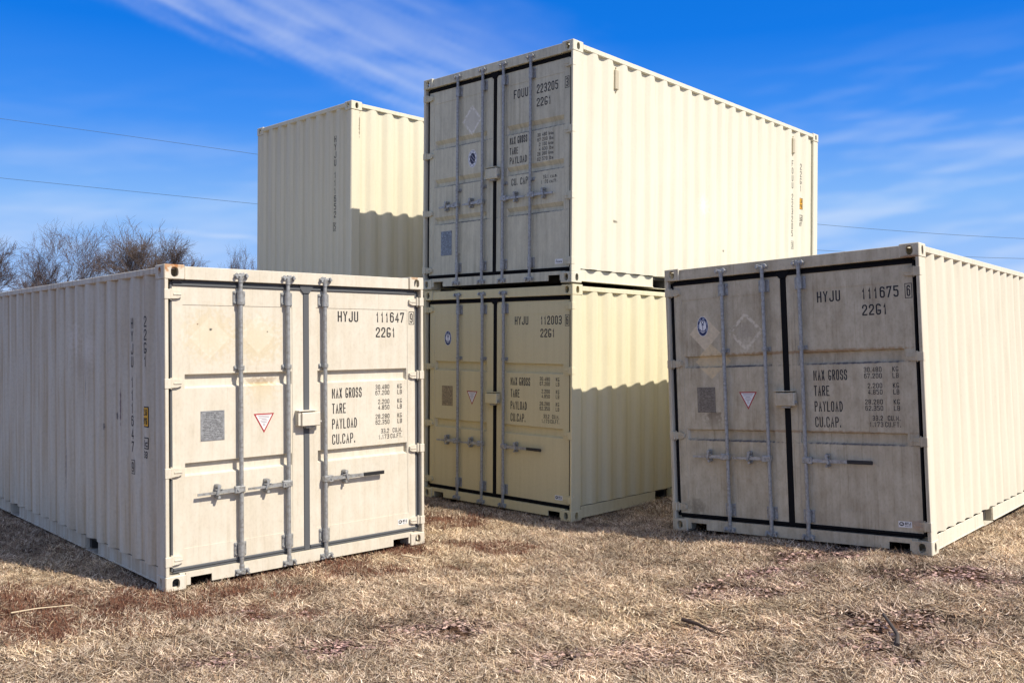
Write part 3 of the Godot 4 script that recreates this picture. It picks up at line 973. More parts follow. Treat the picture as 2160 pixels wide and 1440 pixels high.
	for vt in cfg.vents:
		var side: String = vt.side
		var sx := 1.0 if side == "right" else -1.0
		put("vent", cached("vent%s%.2f" % [side, vt.s], func() -> ArrayMesh:
			var b := Mb.new()
			var xo: float = W / 2 - wo - 0.036
			b.box(Vector3(sx * (xo - 0.002), vt.y - 0.11, -vt.s - 0.034), Vector3(sx * (xo + 0.026), vt.y + 0.11, -vt.s + 0.034), 0.006)
			for k in [-1.0, 1.0]:
				b.tube(Vector3(sx * xo, vt.y + k * 0.135, -vt.s), Vector3(sx * (xo + 0.012), vt.y + k * 0.135, -vt.s), 0.012, 0.009, 8)
			return b.mesh()), mats.vent, walls[side])

func cached_text(key: String, pieces: Array, z: float) -> ArrayMesh:
	return cached(key, func() -> ArrayMesh: return lay_flat(pieces, z))

func place(o: Node3D, at: Vector3, yaw: float, tx: float, tz: float, sx: float, sy: float, turned := false) -> void:
	var b := Basis(Vector3.UP, deg_to_rad(yaw)) * Basis(Vector3.RIGHT, deg_to_rad(tx)) * Basis(Vector3(0, 0, 1), deg_to_rad(tz))
	if turned:
		at += b * Vector3(0, 0, -L)
		b = b * Basis(Vector3.UP, PI)
	o.transform = Transform3D(b.scaled_local(Vector3(sx, sy, 1.0)), at)

# ------------------------------------------------------------------ ground
var anchors := PackedVector3Array()
var gnoise: FastNoiseLite
var boxes := []           # [inverse transform] of what stands on the grass

func ground_y(x: float, z: float) -> float:
	var sw := 0.0
	var sh := 0.0
	for a in anchors:
		var d2 := (a.x - x) * (a.x - x) + (a.z - z) * (a.z - z) + 0.05
		var w := 1.0 / (d2 * d2)
		sw += w
		sh += w * a.y
	return sh / sw - 0.018 + 0.016 * gnoise.get_noise_2d(x * 1.3, z * 1.3) - 0.006

func under_container(x: float, z: float, margin: float) -> bool:
	for t in boxes:
		var q: Vector3 = t * Vector3(x, 0, z)
		if absf(q.x) < W / 2 - margin and q.z < -margin and q.z > -L + margin:
			return true
	return false

func make_ground() -> void:
	var xs := PackedFloat32Array()
	var zs := PackedFloat32Array()
	var x := -420.0
	while x < 420.0:
		xs.append(x)
		var near := maxf(0.0, absf(x + 0.0) - 10.0)
		x += 0.12 + near * 0.16
	xs.append(420.0)
	var z := -420.0
	while z < 420.0:
		zs.append(z)
		var near2 := maxf(0.0, absf(z + 8.0) - 11.0)
		z += 0.12 + near2 * 0.16
	zs.append(420.0)
	var v := PackedVector3Array()
	var nn := PackedVector3Array()
	var cc := PackedColorArray()
	var idx := PackedInt32Array()
	var roll := fnl(5, 0.006, 2)
	for j in zs.size():
		for i in xs.size():
			var far := clampf((Vector2(xs[i], zs[j] + 8.0).length() - 30.0) / 100.0, 0.0, 1.0)
			v.append(Vector3(xs[i], ground_y(xs[i], zs[j]) - 0.012 + far * roll.get_noise_2d(xs[i], zs[j]) * 0.8, zs[j]))
	var nx := xs.size()
	for j in zs.size():
		for i in nx:
			var a := v[j * nx + maxi(i - 1, 0)]
			var b := v[j * nx + mini(i + 1, nx - 1)]
			var c := v[maxi(j - 1, 0) * nx + i]
			var d := v[mini(j + 1, zs.size() - 1) * nx + i]
			nn.append((d - c).cross(b - a).normalized())
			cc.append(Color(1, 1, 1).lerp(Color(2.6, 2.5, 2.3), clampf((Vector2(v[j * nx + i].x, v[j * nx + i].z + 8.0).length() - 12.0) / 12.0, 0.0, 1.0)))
	for j in zs.size() - 1:
		for i in nx - 1:
			var a := j * nx + i
			idx.append_array(PackedInt32Array([a, a + 1, a + nx, a + 1, a + nx + 1, a + nx]))
	var arr := []
	arr.resize(Mesh.ARRAY_MAX)
	arr[Mesh.ARRAY_VERTEX] = v
	arr[Mesh.ARRAY_NORMAL] = nn
	arr[Mesh.ARRAY_COLOR] = cc
	arr[Mesh.ARRAY_INDEX] = idx
	var m := ArrayMesh.new()
	m.add_surface_from_arrays(Mesh.PRIMITIVE_TRIANGLES, arr)
	var mat := StandardMaterial3D.new()
	var nt := NoiseTexture2D.new()
	nt.width = 512; nt.height = 512; nt.seamless = true
	nt.noise = fnl(21, 0.03, 5)
	var ramp := Gradient.new()
	ramp.offsets = PackedFloat32Array([0.0, 0.4, 0.62, 1.0])
	ramp.colors = PackedColorArray([Color(0.20, 0.15, 0.12), Color(0.31, 0.24, 0.19), Color(0.40, 0.31, 0.25), Color(0.50, 0.41, 0.33)])
	nt.color_ramp = ramp
	mat.albedo_texture = nt
	mat.vertex_color_use_as_albedo = true
	mat.uv1_triplanar = true
	mat.uv1_world_triplanar = true
	mat.uv1_scale = Vector3(0.55, 0.55, 0.55)
	mat.roughness = 1.0
	mat.metallic_specular = 0.1
	var g := put("ground", m, mat, self)
	tag(g, "flat dry field of dormant grass", "", "", "structure")

func blade(b: Mb, p: Vector3, az: float, tilt: float, ln: float, wd: float, curl: float, c: Color) -> void:
	var dir := Vector3(cos(az), 0, sin(az))
	var side := Vector3(-sin(az), 0, cos(az)) * wd * 0.5
	var q := p
	var t := tilt
	var last_l := q - side
	var last_r := q + side
	var sway := rng.randf_range(-0.75, 0.75)
	for k in 3:
		var d := (dir * sin(t) + Vector3.UP * cos(t)).rotated(Vector3.UP, sway * k)
		q += d * ln / 3.0
		t += curl
		var w := [0.95, 0.7, 0.08][k] as float
		var l := q - side * w
		var r := q + side * w
		var nn := (last_r - last_l).cross(l - last_l).normalized()
		if nn.y < 0: nn = -nn
		b.quad(last_l, last_r, r, l)
		for i in 6: b.col.append(c)
		last_l = l
		last_r = r
	# quad() skips shapes without area; keep both lists alike
	while b.col.size() > b.v.size():
		b.col.resize(b.v.size())

func tuft(n: int, radius: float, lo: float, hi: float, upright: float, palette: Array) -> ArrayMesh:
	var b := Mb.new()
	b.flat_uv = true
	for i in n:
		var a := rng.randf() * TAU
		var r := sqrt(rng.randf()) * radius
		var c: Color = palette[rng.randi() % palette.size()]
		c = c * rng.randf_range(0.75, 1.2)
		var tilt := deg_to_rad(rng.randf_range(70.0, 96.0)) if rng.randf() > upright else deg_to_rad(rng.randf_range(5.0, 45.0))
		var wd := rng.randf_range(0.0020, 0.0040) if rng.randf() < 0.84 else rng.randf_range(0.0045, 0.0075)
		# most blades of a tuft are trodden the same way
		var az := rng.randfn(0.0, 0.75) if rng.randf() < 0.7 else rng.randf() * TAU
		blade(b, Vector3(cos(a) * r, rng.randf_range(0.0, 0.022), sin(a) * r), az, tilt, rng.randf_range(lo, hi), wd, rng.randf_range(-0.25, 0.30), c)
	return b.mesh()

func litter_mesh() -> ArrayMesh:
	var b := Mb.new()
	b.flat_uv = true
	for i in 10:
		var p := Vector3(rng.randf_range(-0.06, 0.06), rng.randf_range(0.004, 0.02), rng.randf_range(-0.06, 0.06))
		var t := Transform3D(Basis(Vector3.UP, rng.randf() * TAU) * Basis(Vector3.RIGHT, rng.randf_range(-0.6, 0.6)), p)
		var l := rng.randf_range(0.010, 0.024)
		var w := l * rng.randf_range(0.35, 0.6)
		var c := Color(0.42, 0.315, 0.275).lerp(Color(0.33, 0.25, 0.20), rng.randf()) * rng.randf_range(0.45, 1.6)
		var k := rng.randf_range(0.002, 0.007)
		b.quad(t * Vector3(-l, 0, 0), t * Vector3(0, k, w), t * Vector3(l, 0, 0), t * Vector3(0, k * 0.3, 0))
		b.quad(t * Vector3(-l, 0, 0), t * Vector3(0, k * 0.3, 0), t * Vector3(l, 0, 0), t * Vector3(0, k, -w))
		while b.col.size() < b.v.size(): b.col.append(c)
	return b.mesh()

func scatter(called: String, m: Mesh, spots: Array, label: String, category: String) -> void:
	var mm := MultiMesh.new()
	mm.transform_format = MultiMesh.TRANSFORM_3D
	mm.use_colors = true
	mm.mesh = m
	mm.instance_count = spots.size()
	for i in spots.size():
		mm.set_instance_transform(i, spots[i][0])
		mm.set_instance_color(i, spots[i][1])
	var o := MultiMeshInstance3D.new()
	o.name = called
	o.multimesh = mm
	o.material_override = mats.grass
	add_child(o, true)
	tag(o, label, category, "", "stuff")

# patches on the field: [x, z, radius x, radius z]
var red_patches := [[-3.6, -6.85, 1.1, 0.36], [-2.7, -6.70, 1.0, 0.34], [-3.6, -6.55, 0.7, 0.2], [-3.3, -6.35, 0.5, 0.22], [-1.5, -7.7, 0.7, 0.16], [-2.1, -7.15, 0.5, 0.25], [-1.7, -8.0, 0.5, 0.3], [-3.2, -6.2, 0.6, 0.2], [-1.0, -8.5, 0.35, 0.3], [-2.3, -6.5, 0.4, 0.12], [-0.2, -8.6, 0.5, 0.2], [-0.7, -9.9, 0.5, 0.4]]
var bare_patches := [[-0.49, -6.18, 0.55, 0.24], [-1.16, -5.85, 0.45, 0.18], [0.34, -5.55, 0.35, 0.2], [0.94, -5.70, 0.40, 0.25], [2.6, -7.8, 0.55, 0.35], [2.5, -5.9, 0.45, 0.4], [1.7, -6.9, 0.5, 0.2], [2.0, -7.2, 0.4, 0.2], [1.25, -6.15, 0.3, 0.2], [3.3, -6.9, 0.5, 0.4], [-1.9, -5.6, 0.3, 0.12], [-1.9, -6.5, 0.5, 0.15]]

func patch(list: Array, x: float, z: float, nz: FastNoiseLite) -> float:
	var best := 0.0
	for p in list:
		var d := Vector2((x - p[0]) / p[2], (z - p[1]) / p[3]).length()
		best = maxf(best, clampf(1.45 - d + 1.1 * nz.get_noise_2d(x * 3.0, z * 3.0), 0.0, 1.0))
	return best

func make_grass() -> void:
	var straw := [Color(0.70, 0.60, 0.44), Color(0.56, 0.46, 0.31), Color(0.86, 0.77, 0.61), Color(0.36, 0.265, 0.175), Color(0.14, 0.096, 0.066), Color(0.77, 0.67, 0.52), Color(0.06, 0.042, 0.03), Color(0.58, 0.47, 0.36), Color(0.22, 0.145, 0.10)]
	var reds := [Color(0.21, 0.098, 0.062), Color(0.15, 0.068, 0.045), Color(0.27, 0.135, 0.085), Color(0.42, 0.29, 0.19), Color(0.10, 0.048, 0.036), Color(0.24, 0.13, 0.09)]
	var m := tuft(120, 0.115, 0.030, 0.105, 0.035, straw)
	var mr := tuft(110, 0.095, 0.018, 0.065, 0.20, reds)
	var mt := tuft(7, 0.035, 0.06, 0.17, 0.6, straw)
	var ml := litter_mesh()
	var a := []
	var r := []
	var tall := []
	var lit := []
	var tone := fnl(77, 0.35, 3)
	var mottle := fnl(78, 2.6, 3)
	var pn := fnl(12, 0.8, 3)
	var tries := 0
	while tries < 52000:
		tries += 1
		var z := -rng.randf_range(4.3, 14.5)
		var x := rng.randf_range(-1.0, 1.0) * (1.3 + absf(z) * 0.62)
		if rng.randf() > (1.3 + absf(z) * 0.62) / 10.3:
			continue
		if under_container(x, z, 0.10):
			continue
		var y := ground_y(x, z)
		var red := patch(red_patches, x, z, pn)
		var bare := patch(bare_patches, x, z, pn)
		var t := tone.get_noise_2d(x, z)
		var s := rng.randf_range(0.75, 1.25)
		var tf := Transform3D(Basis(Vector3.UP, rng.randf() * TAU).scaled(Vector3(s, s * rng.randf_range(0.6, 1.1), s)), Vector3(x, y, z))
		if red > 0.2 and rng.randf() < red * 0.8:
			r.append([tf, Color(1, 1, 1) * rng.randf_range(0.75, 1.3)])
			if rng.randf() < 0.88: continue
		if bare > 0.3 and rng.randf() < bare * 0.9:
			if rng.randf() < 0.95: lit.append([tf, Color(1.0, 0.92 + 0.1 * t, 0.92) * rng.randf_range(0.7, 1.25)])
			continue
		if rng.randf() < 0.10:
			lit.append([tf, Color(0.8, 0.75, 0.65) * rng.randf_range(0.6, 1.2)])
		var mo := mottle.get_noise_2d(x, z)
		if mo < -0.34 and rng.randf() < 0.6: continue
		var k := 1.0 + 0.28 * t + 0.75 * mo + rng.randf_range(-0.25, 0.22)
		k = clampf(k, 0.4, 1.5)
		a.append([tf, Color(k * 1.03, k * (0.975 - 0.05 * bare), k * (0.95 - 0.10 * maxf(t, 0.0)))])
	# longer stalks, thickest along the foot of the containers
	var spot := 0
	while spot < 2600:
		spot += 1
		var z := -rng.randf_range(4.3, 14.0)
		var x := rng.randf_range(-1.0, 1.0) * (1.0 + absf(z) * 0.6)
		if under_container(x, z, 0.0): continue
		var close := under_container(x, z, -0.22)
		if not close and rng.randf() > 0.04: continue
		var s := rng.randf_range(0.5, 0.95) if close else rng.randf_range(0.4, 0.7)
		tall.append([Transform3D(Basis(Vector3.UP, rng.randf() * TAU).scaled(Vector3(s, s * 0.75, s)), Vector3(x, ground_y(x, z), z)), Color(1.05, 1.0, 0.95) * rng.randf_range(0.7, 1.2)])
	scatter("dry_grass", m, a, "matted straw-coloured dormant grass covering the field", "grass")
	scatter("red_weeds", mr, r, "reddish brown dead weeds in patches by the left container", "weeds")
	scatter("grass_stalks", mt, tall, "longer pale dry stalks along the feet of the containers", "grass stalks")
	scatter("leaf_litter", ml, lit, "pinkish dead leaf crumbs on bare spots of the field", "leaf litter")

func stick(pts: Array, r0: float, r1: float, mat: Material, label: String) -> void:
	var b := Mb.new()
	for i in pts.size() - 1:
		var t0 := float(i) / (pts.size() - 1)
		var t1 := float(i + 1) / (pts.size() - 1)
		var p: Vector3 = pts[i]
		var q: Vector3 = pts[i + 1]
		b.tube(Vector3(p.x, ground_y(p.x, p.z) + p.y, p.z), Vector3(q.x, ground_y(q.x, q.z) + q.y, q.z), lerpf(r0, r1, t0), lerpf(r0, r1, t1), 7, true)
	var o := put(numbered("fallen_stick"), b.mesh(), mat, self)
	tag(o, label, "stick", "sticks lying in the grass")

# ------------------------------------------------------------------ trees
class Wood:
	var v := PackedVector3Array()
	var n := PackedVector3Array()
	func seg(a: Vector3, b: Vector3, ra: float, rb: float, k: int) -> void:
		var d := (b - a).normalized()
		var u := d.cross(Vector3(0.31, 0.2, 0.93)).normalized()
		var w := d.cross(u)
		for i in k:
			var e0 := u * cos(TAU * i / k) + w * sin(TAU * i / k)
			var e1 := u * cos(TAU * (i + 1) / k) + w * sin(TAU * (i + 1) / k)
			v.append_array(PackedVector3Array([a + e0 * ra, b + e1 * rb, a + e1 * ra, a + e0 * ra, b + e0 * rb, b + e1 * rb]))
			n.append_array(PackedVector3Array([e0, e1, e1, e0, e0, e1]))
	func mesh() -> ArrayMesh:
		var arr := []
		arr.resize(Mesh.ARRAY_MAX)
		arr[Mesh.ARRAY_VERTEX] = v
		arr[Mesh.ARRAY_NORMAL] = n
		var m := ArrayMesh.new()
		m.add_surface_from_arrays(Mesh.PRIMITIVE_TRIANGLES, arr)
		return m

func grow(trunk: Wood, limbs: Wood, twigs: Wood, p: Vector3, d: Vector3, ln: float, r: float, depth: int, most: int, tr: RandomNumberGenerator) -> void:
	var steps := 4 if depth < most else 3
	var into := trunk if depth == 0 else (limbs if depth < 3 else twigs)
	var rr := r
	for i in steps:
		var nd := (d + Vector3(tr.randf_range(-1, 1), tr.randf_range(-0.6, 0.9), tr.randf_range(-1, 1)) * (0.10 if depth == 0 else 0.24)).normalized()
		var q := p + nd * ln / steps
		var r2 := maxf(rr * (0.88 if depth == 0 else 0.80), 0.0115)
		into.seg(p, q, rr, r2, 7 if depth == 0 else (5 if depth < 3 else 3))
		p = q
		d = nd
		rr = r2
		if depth >= most - 1:
			for c in (1 if depth < most or tr.randf() < 0.5 else 2):
				var e := (d.rotated(d.cross(Vector3(tr.randf_range(-1, 1), tr.randf_range(-1, 1), tr.randf_range(-1, 1))).normalized(), tr.randf_range(0.4, 1.1)) + Vector3(0, 0.1, 0)).normalized()
				twigs.seg(p, p + e * ln * tr.randf_range(0.35, 0.75), 0.0105, 0.006, 3)
		if depth < most and (i >= 1 or depth > 1):
			var kids := 1 if tr.randf() < (0.95 if depth == 0 else 0.77) else 0
			if i == steps - 1: kids = 4 if depth == 0 else 2
			for c in kids:
				var ang := tr.randf_range(0.30, 0.80) if depth > 0 else tr.randf_range(0.35, 1.0)
				var ax := d.cross(Vector3(tr.randf_range(-1, 1), tr.randf_range(-1, 1), tr.randf_range(-1, 1))).normalized()
				var nd2 := (d.rotated(ax, ang) + Vector3(0, 0.12, 0)).normalized()
				grow(trunk, limbs, twigs, p, nd2, ln * tr.randf_range(0.60, 0.86), rr * tr.randf_range(0.58, 0.78), depth + 1, most, tr)

func tree(at: Vector3, height: float, spread: float, seed_: int, most: int, bark: Material, twig: Material, label: String) -> void:
	var tr := RandomNumberGenerator.new()
	tr.seed = seed_
	var root := Node3D.new()
	root.name = numbered("bare_tree")
	add_child(root)
	root.position = at
	tag(root, label, "tree", "bare trees beyond the field")
	var a := Wood.new()
	var b := Wood.new()
	var c := Wood.new()
	grow(a, b, c, Vector3.ZERO, Vector3(tr.randf_range(-0.1, 0.1), 1, 0).normalized(), height * 0.34, height * 0.027, 0, most, tr)
	var hi := 0.1
	var mid := Vector3.ZERO
	for q in c.v:
		hi = maxf(hi, q.y)
		mid += Vector3(q.x, 0, q.z)
	mid /= maxf(c.v.size(), 1.0)
	var k := height / hi
	for w in [a, b, c]:
		for i in w.v.size(): w.v[i] = w.v[i] * Vector3(k * spread, k, k * spread)
	root.position -= mid * k * spread      # the crown's middle stands over the given place
	put("trunk", a.mesh(), bark, root)
	put("limbs", b.mesh(), bark, root)
	var tw := put("twigs", c.mesh(), twig, root)
	tw.set_meta("kind", "stuff")

func wire(pts: Array, label: String) -> void:
	var b := Mb.new()
	# a hanging wire through four measured points, as a smooth curve
	var curve := []
	for i in 61:
		var t := i / 60.0
		var q := Vector3.ZERO   # Lagrange through the points
		for a in pts.size():
			var w := 1.0
			var x := lerpf(pts[0].x, pts[pts.size() - 1].x, t)
			for c in pts.size():
				if c != a: w *= (x - pts[c].x) / (pts[a].x - pts[c].x)
			q += pts[a] * w
		curve.append(q)
	# it hangs on past both edges of the picture
	var first: Vector3 = curve[0] + (curve[0] - curve[1]).normalized() * 70.0
	var last: Vector3 = curve[60] + Vector3(30, -0.4, 0)
	curve.insert(0, first)
	curve.append(last)
	curve.append(last + Vector3(50, 1.2, 0))
	for i in curve.size() - 1:
		b.tube(curve[i], curve[i + 1], 0.0095, 0.0095, 6, i == 0 or i == curve.size() - 2)
	var o := put(numbered("overhead_wire"), b.mesh(), mats.wire, self)
	tag(o, label, "wire", "overhead wires behind the containers")

# ------------------------------------------------------------------ sky
func make_sky() -> PanoramaSkyMaterial:
	var w := 2048
	var h := 1024
	var data := PackedFloat32Array()
	data.resize(w * h * 3)
	var fibre := fnl(31, 1.0, 5)
	var veil := fnl(32, 1.0, 4)
	var sa := deg_to_rad(SUN_AZ)
	var se := deg_to_rad(SUN_EL)
	var sun := Vector3(cos(se) * cos(sa), sin(se), cos(se) * sin(sa))
	# colours by elevation, linear
	var stops := [-2.0, 2.0, 8.0, 13.0, 18.0, 26.0, 45.0, 90.0]
	var cols := []
	for c in [Color(0.70, 0.82, 0.98), Color(0.66, 0.79, 0.985), Color(0.52, 0.725, 0.975), Color(0.26, 0.57, 0.95), Color(0.08, 0.475, 0.90), Color(0.02, 0.42, 0.83), Color(0.04, 0.35, 0.71), Color(0.05, 0.29, 0.62)]:
		cols.append(c.srgb_to_linear())
	var i := 0
	for py in h:
		var el := 90.0 - (py + 0.5) / h * 180.0
		var k := 0
		while k < stops.size() - 2 and el > stops[k + 1]: k += 1
		var base: Color = cols[k].lerp(cols[k + 1], clampf((el - stops[k]) / (stops[k + 1] - stops[k]), 0.0, 1.0))
		var ce := cos(deg_to_rad(el))
		var sy := sin(deg_to_rad(el))
		for px in w:
			var az := (px + 0.5) / w * 360.0     # 0 looks to -z, grows to +x
			if az > 180.0: az -= 360.0
			var c := base
			if el < -0.6:
				c = Color(0.26, 0.21, 0.16)
			else:
				var ar := deg_to_rad(az)
				var dir := Vector3(ce * sin(ar), sy, -ce * cos(ar))
				var cs := dir.dot(sun)
				# clear air: deepest a quarter turn from the sun, paler towards it and away from it
				var pale := 0.26 * minf(cs, 0.0) * cs * -1.0 + 0.12 * cs * cs + 0.55 * pow(maxf(cs, 0.0), 6.0)
				c = base.lerp(Color(0.46, 0.66, 0.97), clampf(pale, 0.0, 0.85))
				c = c * (1.0 + 0.5 * pow(maxf(cs, 0.0), 24.0))
				var a := 0.0
				var veil_white := 0.0
				if el > 1.0:
					# the long feathered streak, from upper left down to the right
					var t := az + 14.0
					var lowline := 16.2 - t * 0.30 - 0.004 * t * t
					var n1 := fibre.get_noise_2d((az + el * 1.6) * 0.22, (el * 1.0 + az * 0.33) * 1.1)
					var n2 := veil.get_noise_2d(az * 0.16 + 7.0, el * 0.5)
					var up := el - lowline + n1 * 0.7
					if az > -60.0 and az < 14.0:
						var along := smoothstep(14.0, -6.0, az) * smoothstep(-60.0, -35.0, az)
						a = smoothstep(-0.5, 2.0, up) * smoothstep(11.0, 2.6, up + n2 * 2.5) * along * (0.36 + 0.24 * n1 + 0.20 * n2)
					# thin veil low down and wisps to the right
					var n3 := veil.get_noise_2d(az * 0.06 + 40.0, el * 0.42 - az * 0.07)
					var n4 := fibre.get_noise_2d(az * 0.10 - el * 0.25, el * 0.9 + 9.0)
					a += smoothstep(17.0, 4.0, el) * clampf(0.10 + 0.42 * n3 + 0.22 * n4, 0.0, 0.6)
					a += smoothstep(19.5, 10.0, el) * smoothstep(9.0, 24.0, az) * smoothstep(60.0, 30.0, az) * clampf(0.20 * n4 + 0.20 * n3 + 0.03, 0.0, 0.16)
					# two thin vapour trails
					var tl := el - (6.28 - (az + 18.0) * 0.055)
					a += 0.38 * smoothstep(0.13, 0.03, absf(tl)) * smoothstep(-25.0, -19.0, az) * smoothstep(-13.5, -15.5, az) 
					# cirrus goes on unseen overhead and aside, whitened to take blue from shade
					var beyond := maxf(smoothstep(22.0, 46.0, el), smoothstep(36.0, 75.0, absf(az)))
					a += beyond * clampf(0.38 + 0.50 * n3 + 0.25 * n4, 0.0, 0.95)
					veil_white = beyond
				c = c.lerp(Color(0.83, 0.89, 0.975).lerp(Color(0.98, 0.97, 0.96), veil_white), clampf(a, 0.0, 0.85) * 0.72)
			data[i] = c.r
			data[i + 1] = c.g
			data[i + 2] = c.b
			i += 3
	var im := Image.create_from_data(w, h, false, Image.FORMAT_RGBF, data.to_byte_array())
	var m := PanoramaSkyMaterial.new()
	m.panorama = ImageTexture.create_from_image(im)
	return m

# ------------------------------------------------------------------ the scene
func _ready() -> void:
	rng.seed = 20240
	var cam := Camera3D.new()
	cam.name = "camera"
	cam.fov = 40.84
	cam.near = 0.1
	cam.far = 1500.0
	cam.transform = Transform3D(Basis(Vector3.RIGHT, -0.0013144) * Basis(Vector3(0, 0, 1), -0.0031118), Vector3(0, 1.95, 0))
	add_child(cam)
	cam.current = true
	var env := Environment.new()
	env.background_mode = Environment.BG_SKY
	var sky := Sky.new()
	sky.sky_material = make_sky()
	env.sky = sky
	env.background_energy_multiplier = 0.82
	env.tonemap_mode = Environment.TONE_MAPPER_LINEAR
	env.tonemap_exposure = EXPOSURE
	env.sdfgi_enabled = true
	env.ssao_enabled = true
	env.ssil_enabled = true
	var we := WorldEnvironment.new()
	we.name = "environment"
	we.environment = env
	add_child(we)
	var sun := DirectionalLight3D.new()
	sun.name = "sun"
	sun.light_energy = 1.6
	sun.light_color = Color(1.0, 0.955, 0.89)
	sun.light_angular_distance = 0.5
	sun.shadow_enabled = true
	add_child(sun)
	var a := deg_to_rad(SUN_AZ)
	var e := deg_to_rad(SUN_EL)
	sun.look_at_from_position(Vector3(cos(e) * cos(a), sin(e), cos(e) * sin(a)) * 50.0, Vector3.ZERO)

	materials()
	gnoise = fnl(3, 1.0, 3)
	# the ground passes under the containers' corners and the place the photographer stands
	for p in [[-2.669, 0.017, -7.037], [-0.836, 0.017, -8.736], [-4.955, 0.0, -13.179], [-6.787, 0.0, -11.48], [-1.126, -0.001, -11.499], [0.635, -0.013, -9.858], [4.764, -0.05, -14.291], [3.003, -0.039, -15.932],
			[1.594, 0.064, -9.099], [3.438, 0.171, -7.494], [7.417, 0.103, -12.061], [5.573, -0.004, -13.666], [-3.905, 0.0, -13.99], [-2.166, 0.0, -12.285], [2.078, -0.03, -16.6], [2.5, 0.117, -8.3], [0, 0.0, 0], [-1.7, 0.017, -7.9], [-0.3, -0.007, -10.7],
			[0.5, 0.01, -5.5], [-3, 0.0, -5], [4, 0.05, -5], [9, 0.05, -9], [-9, 0, -8], [0, 0, -22], [12, 0, -20], [-14, 0, -20], [10, 0, 6], [-10, 0, 6]]:
		anchors.append(Vector3(p[0], p[1], p[2]))
	build_containers()
	make_ground()
	build_background()
	make_grass()
	build_sticks()

func materials() -> void:
	var zn := StandardMaterial3D.new()
	var nt := NoiseTexture2D.new()
	nt.width = 256; nt.height = 256; nt.seamless = true
	nt.noise = fnl(9, 0.03, 4)
	var ramp := Gradient.new()
	ramp.offsets = PackedFloat32Array([0.0, 0.5, 1.0])
	ramp.colors = PackedColorArray([Color(0.48, 0.46, 0.43), Color(0.61, 0.62, 0.62), Color(0.68, 0.69, 0.69)])
	nt.color_ramp = ramp
	zn.albedo_texture = nt
	zn.uv1_triplanar = true
	zn.uv1_scale = Vector3(3, 3, 3)
	zn.metallic = 0.35
	zn.roughness = 0.48
	mats.zinc = zn
	mats.black = flat(Color(0.012, 0.012, 0.014), 0.55)
	mats.ink = flat(Color(0.014, 0.014, 0.016), 0.6)
	mats.red = flat(Color(0.36, 0.03, 0.035), 0.5)
	mats.print_red = flat(Color(0.35, 0.30, 0.34), 0.6)
	mats.label_white = flat(Color(0.72, 0.73, 0.72), 0.5)
	mats.yellow = flat(Color(0.78, 0.42, 0.02), 0.5)
	mats.vent = flat(Color(0.47, 0.42, 0.31), 0.6)
	mats.dark_steel = flat(Color(0.05, 0.047, 0.043), 0.8)
	mats.wire = flat(Color(0.10, 0.16, 0.21), 0.6)
	var sa := StandardMaterial3D.new()
	sa.albedo_texture = seal_picture(0)
	sa.roughness = 0.5
	mats.seal_a = sa
	var sb := StandardMaterial3D.new()
	sb.albedo_texture = seal_picture(1)
	sb.roughness = 0.5
	mats.seal_b = sb
	var gr := StandardMaterial3D.new()
	gr.vertex_color_use_as_albedo = true
	gr.roughness = 0.85
	gr.metallic_specular = 0.2
	mats.grass = gr

func plate_mat(base: Color, ink: Color, seed_: int, metal: float) -> StandardMaterial3D:
	var m := StandardMaterial3D.new()
	m.albedo_texture = plate_picture(base, ink, seed_)
	m.metallic = metal
	m.roughness = 0.5
	return m

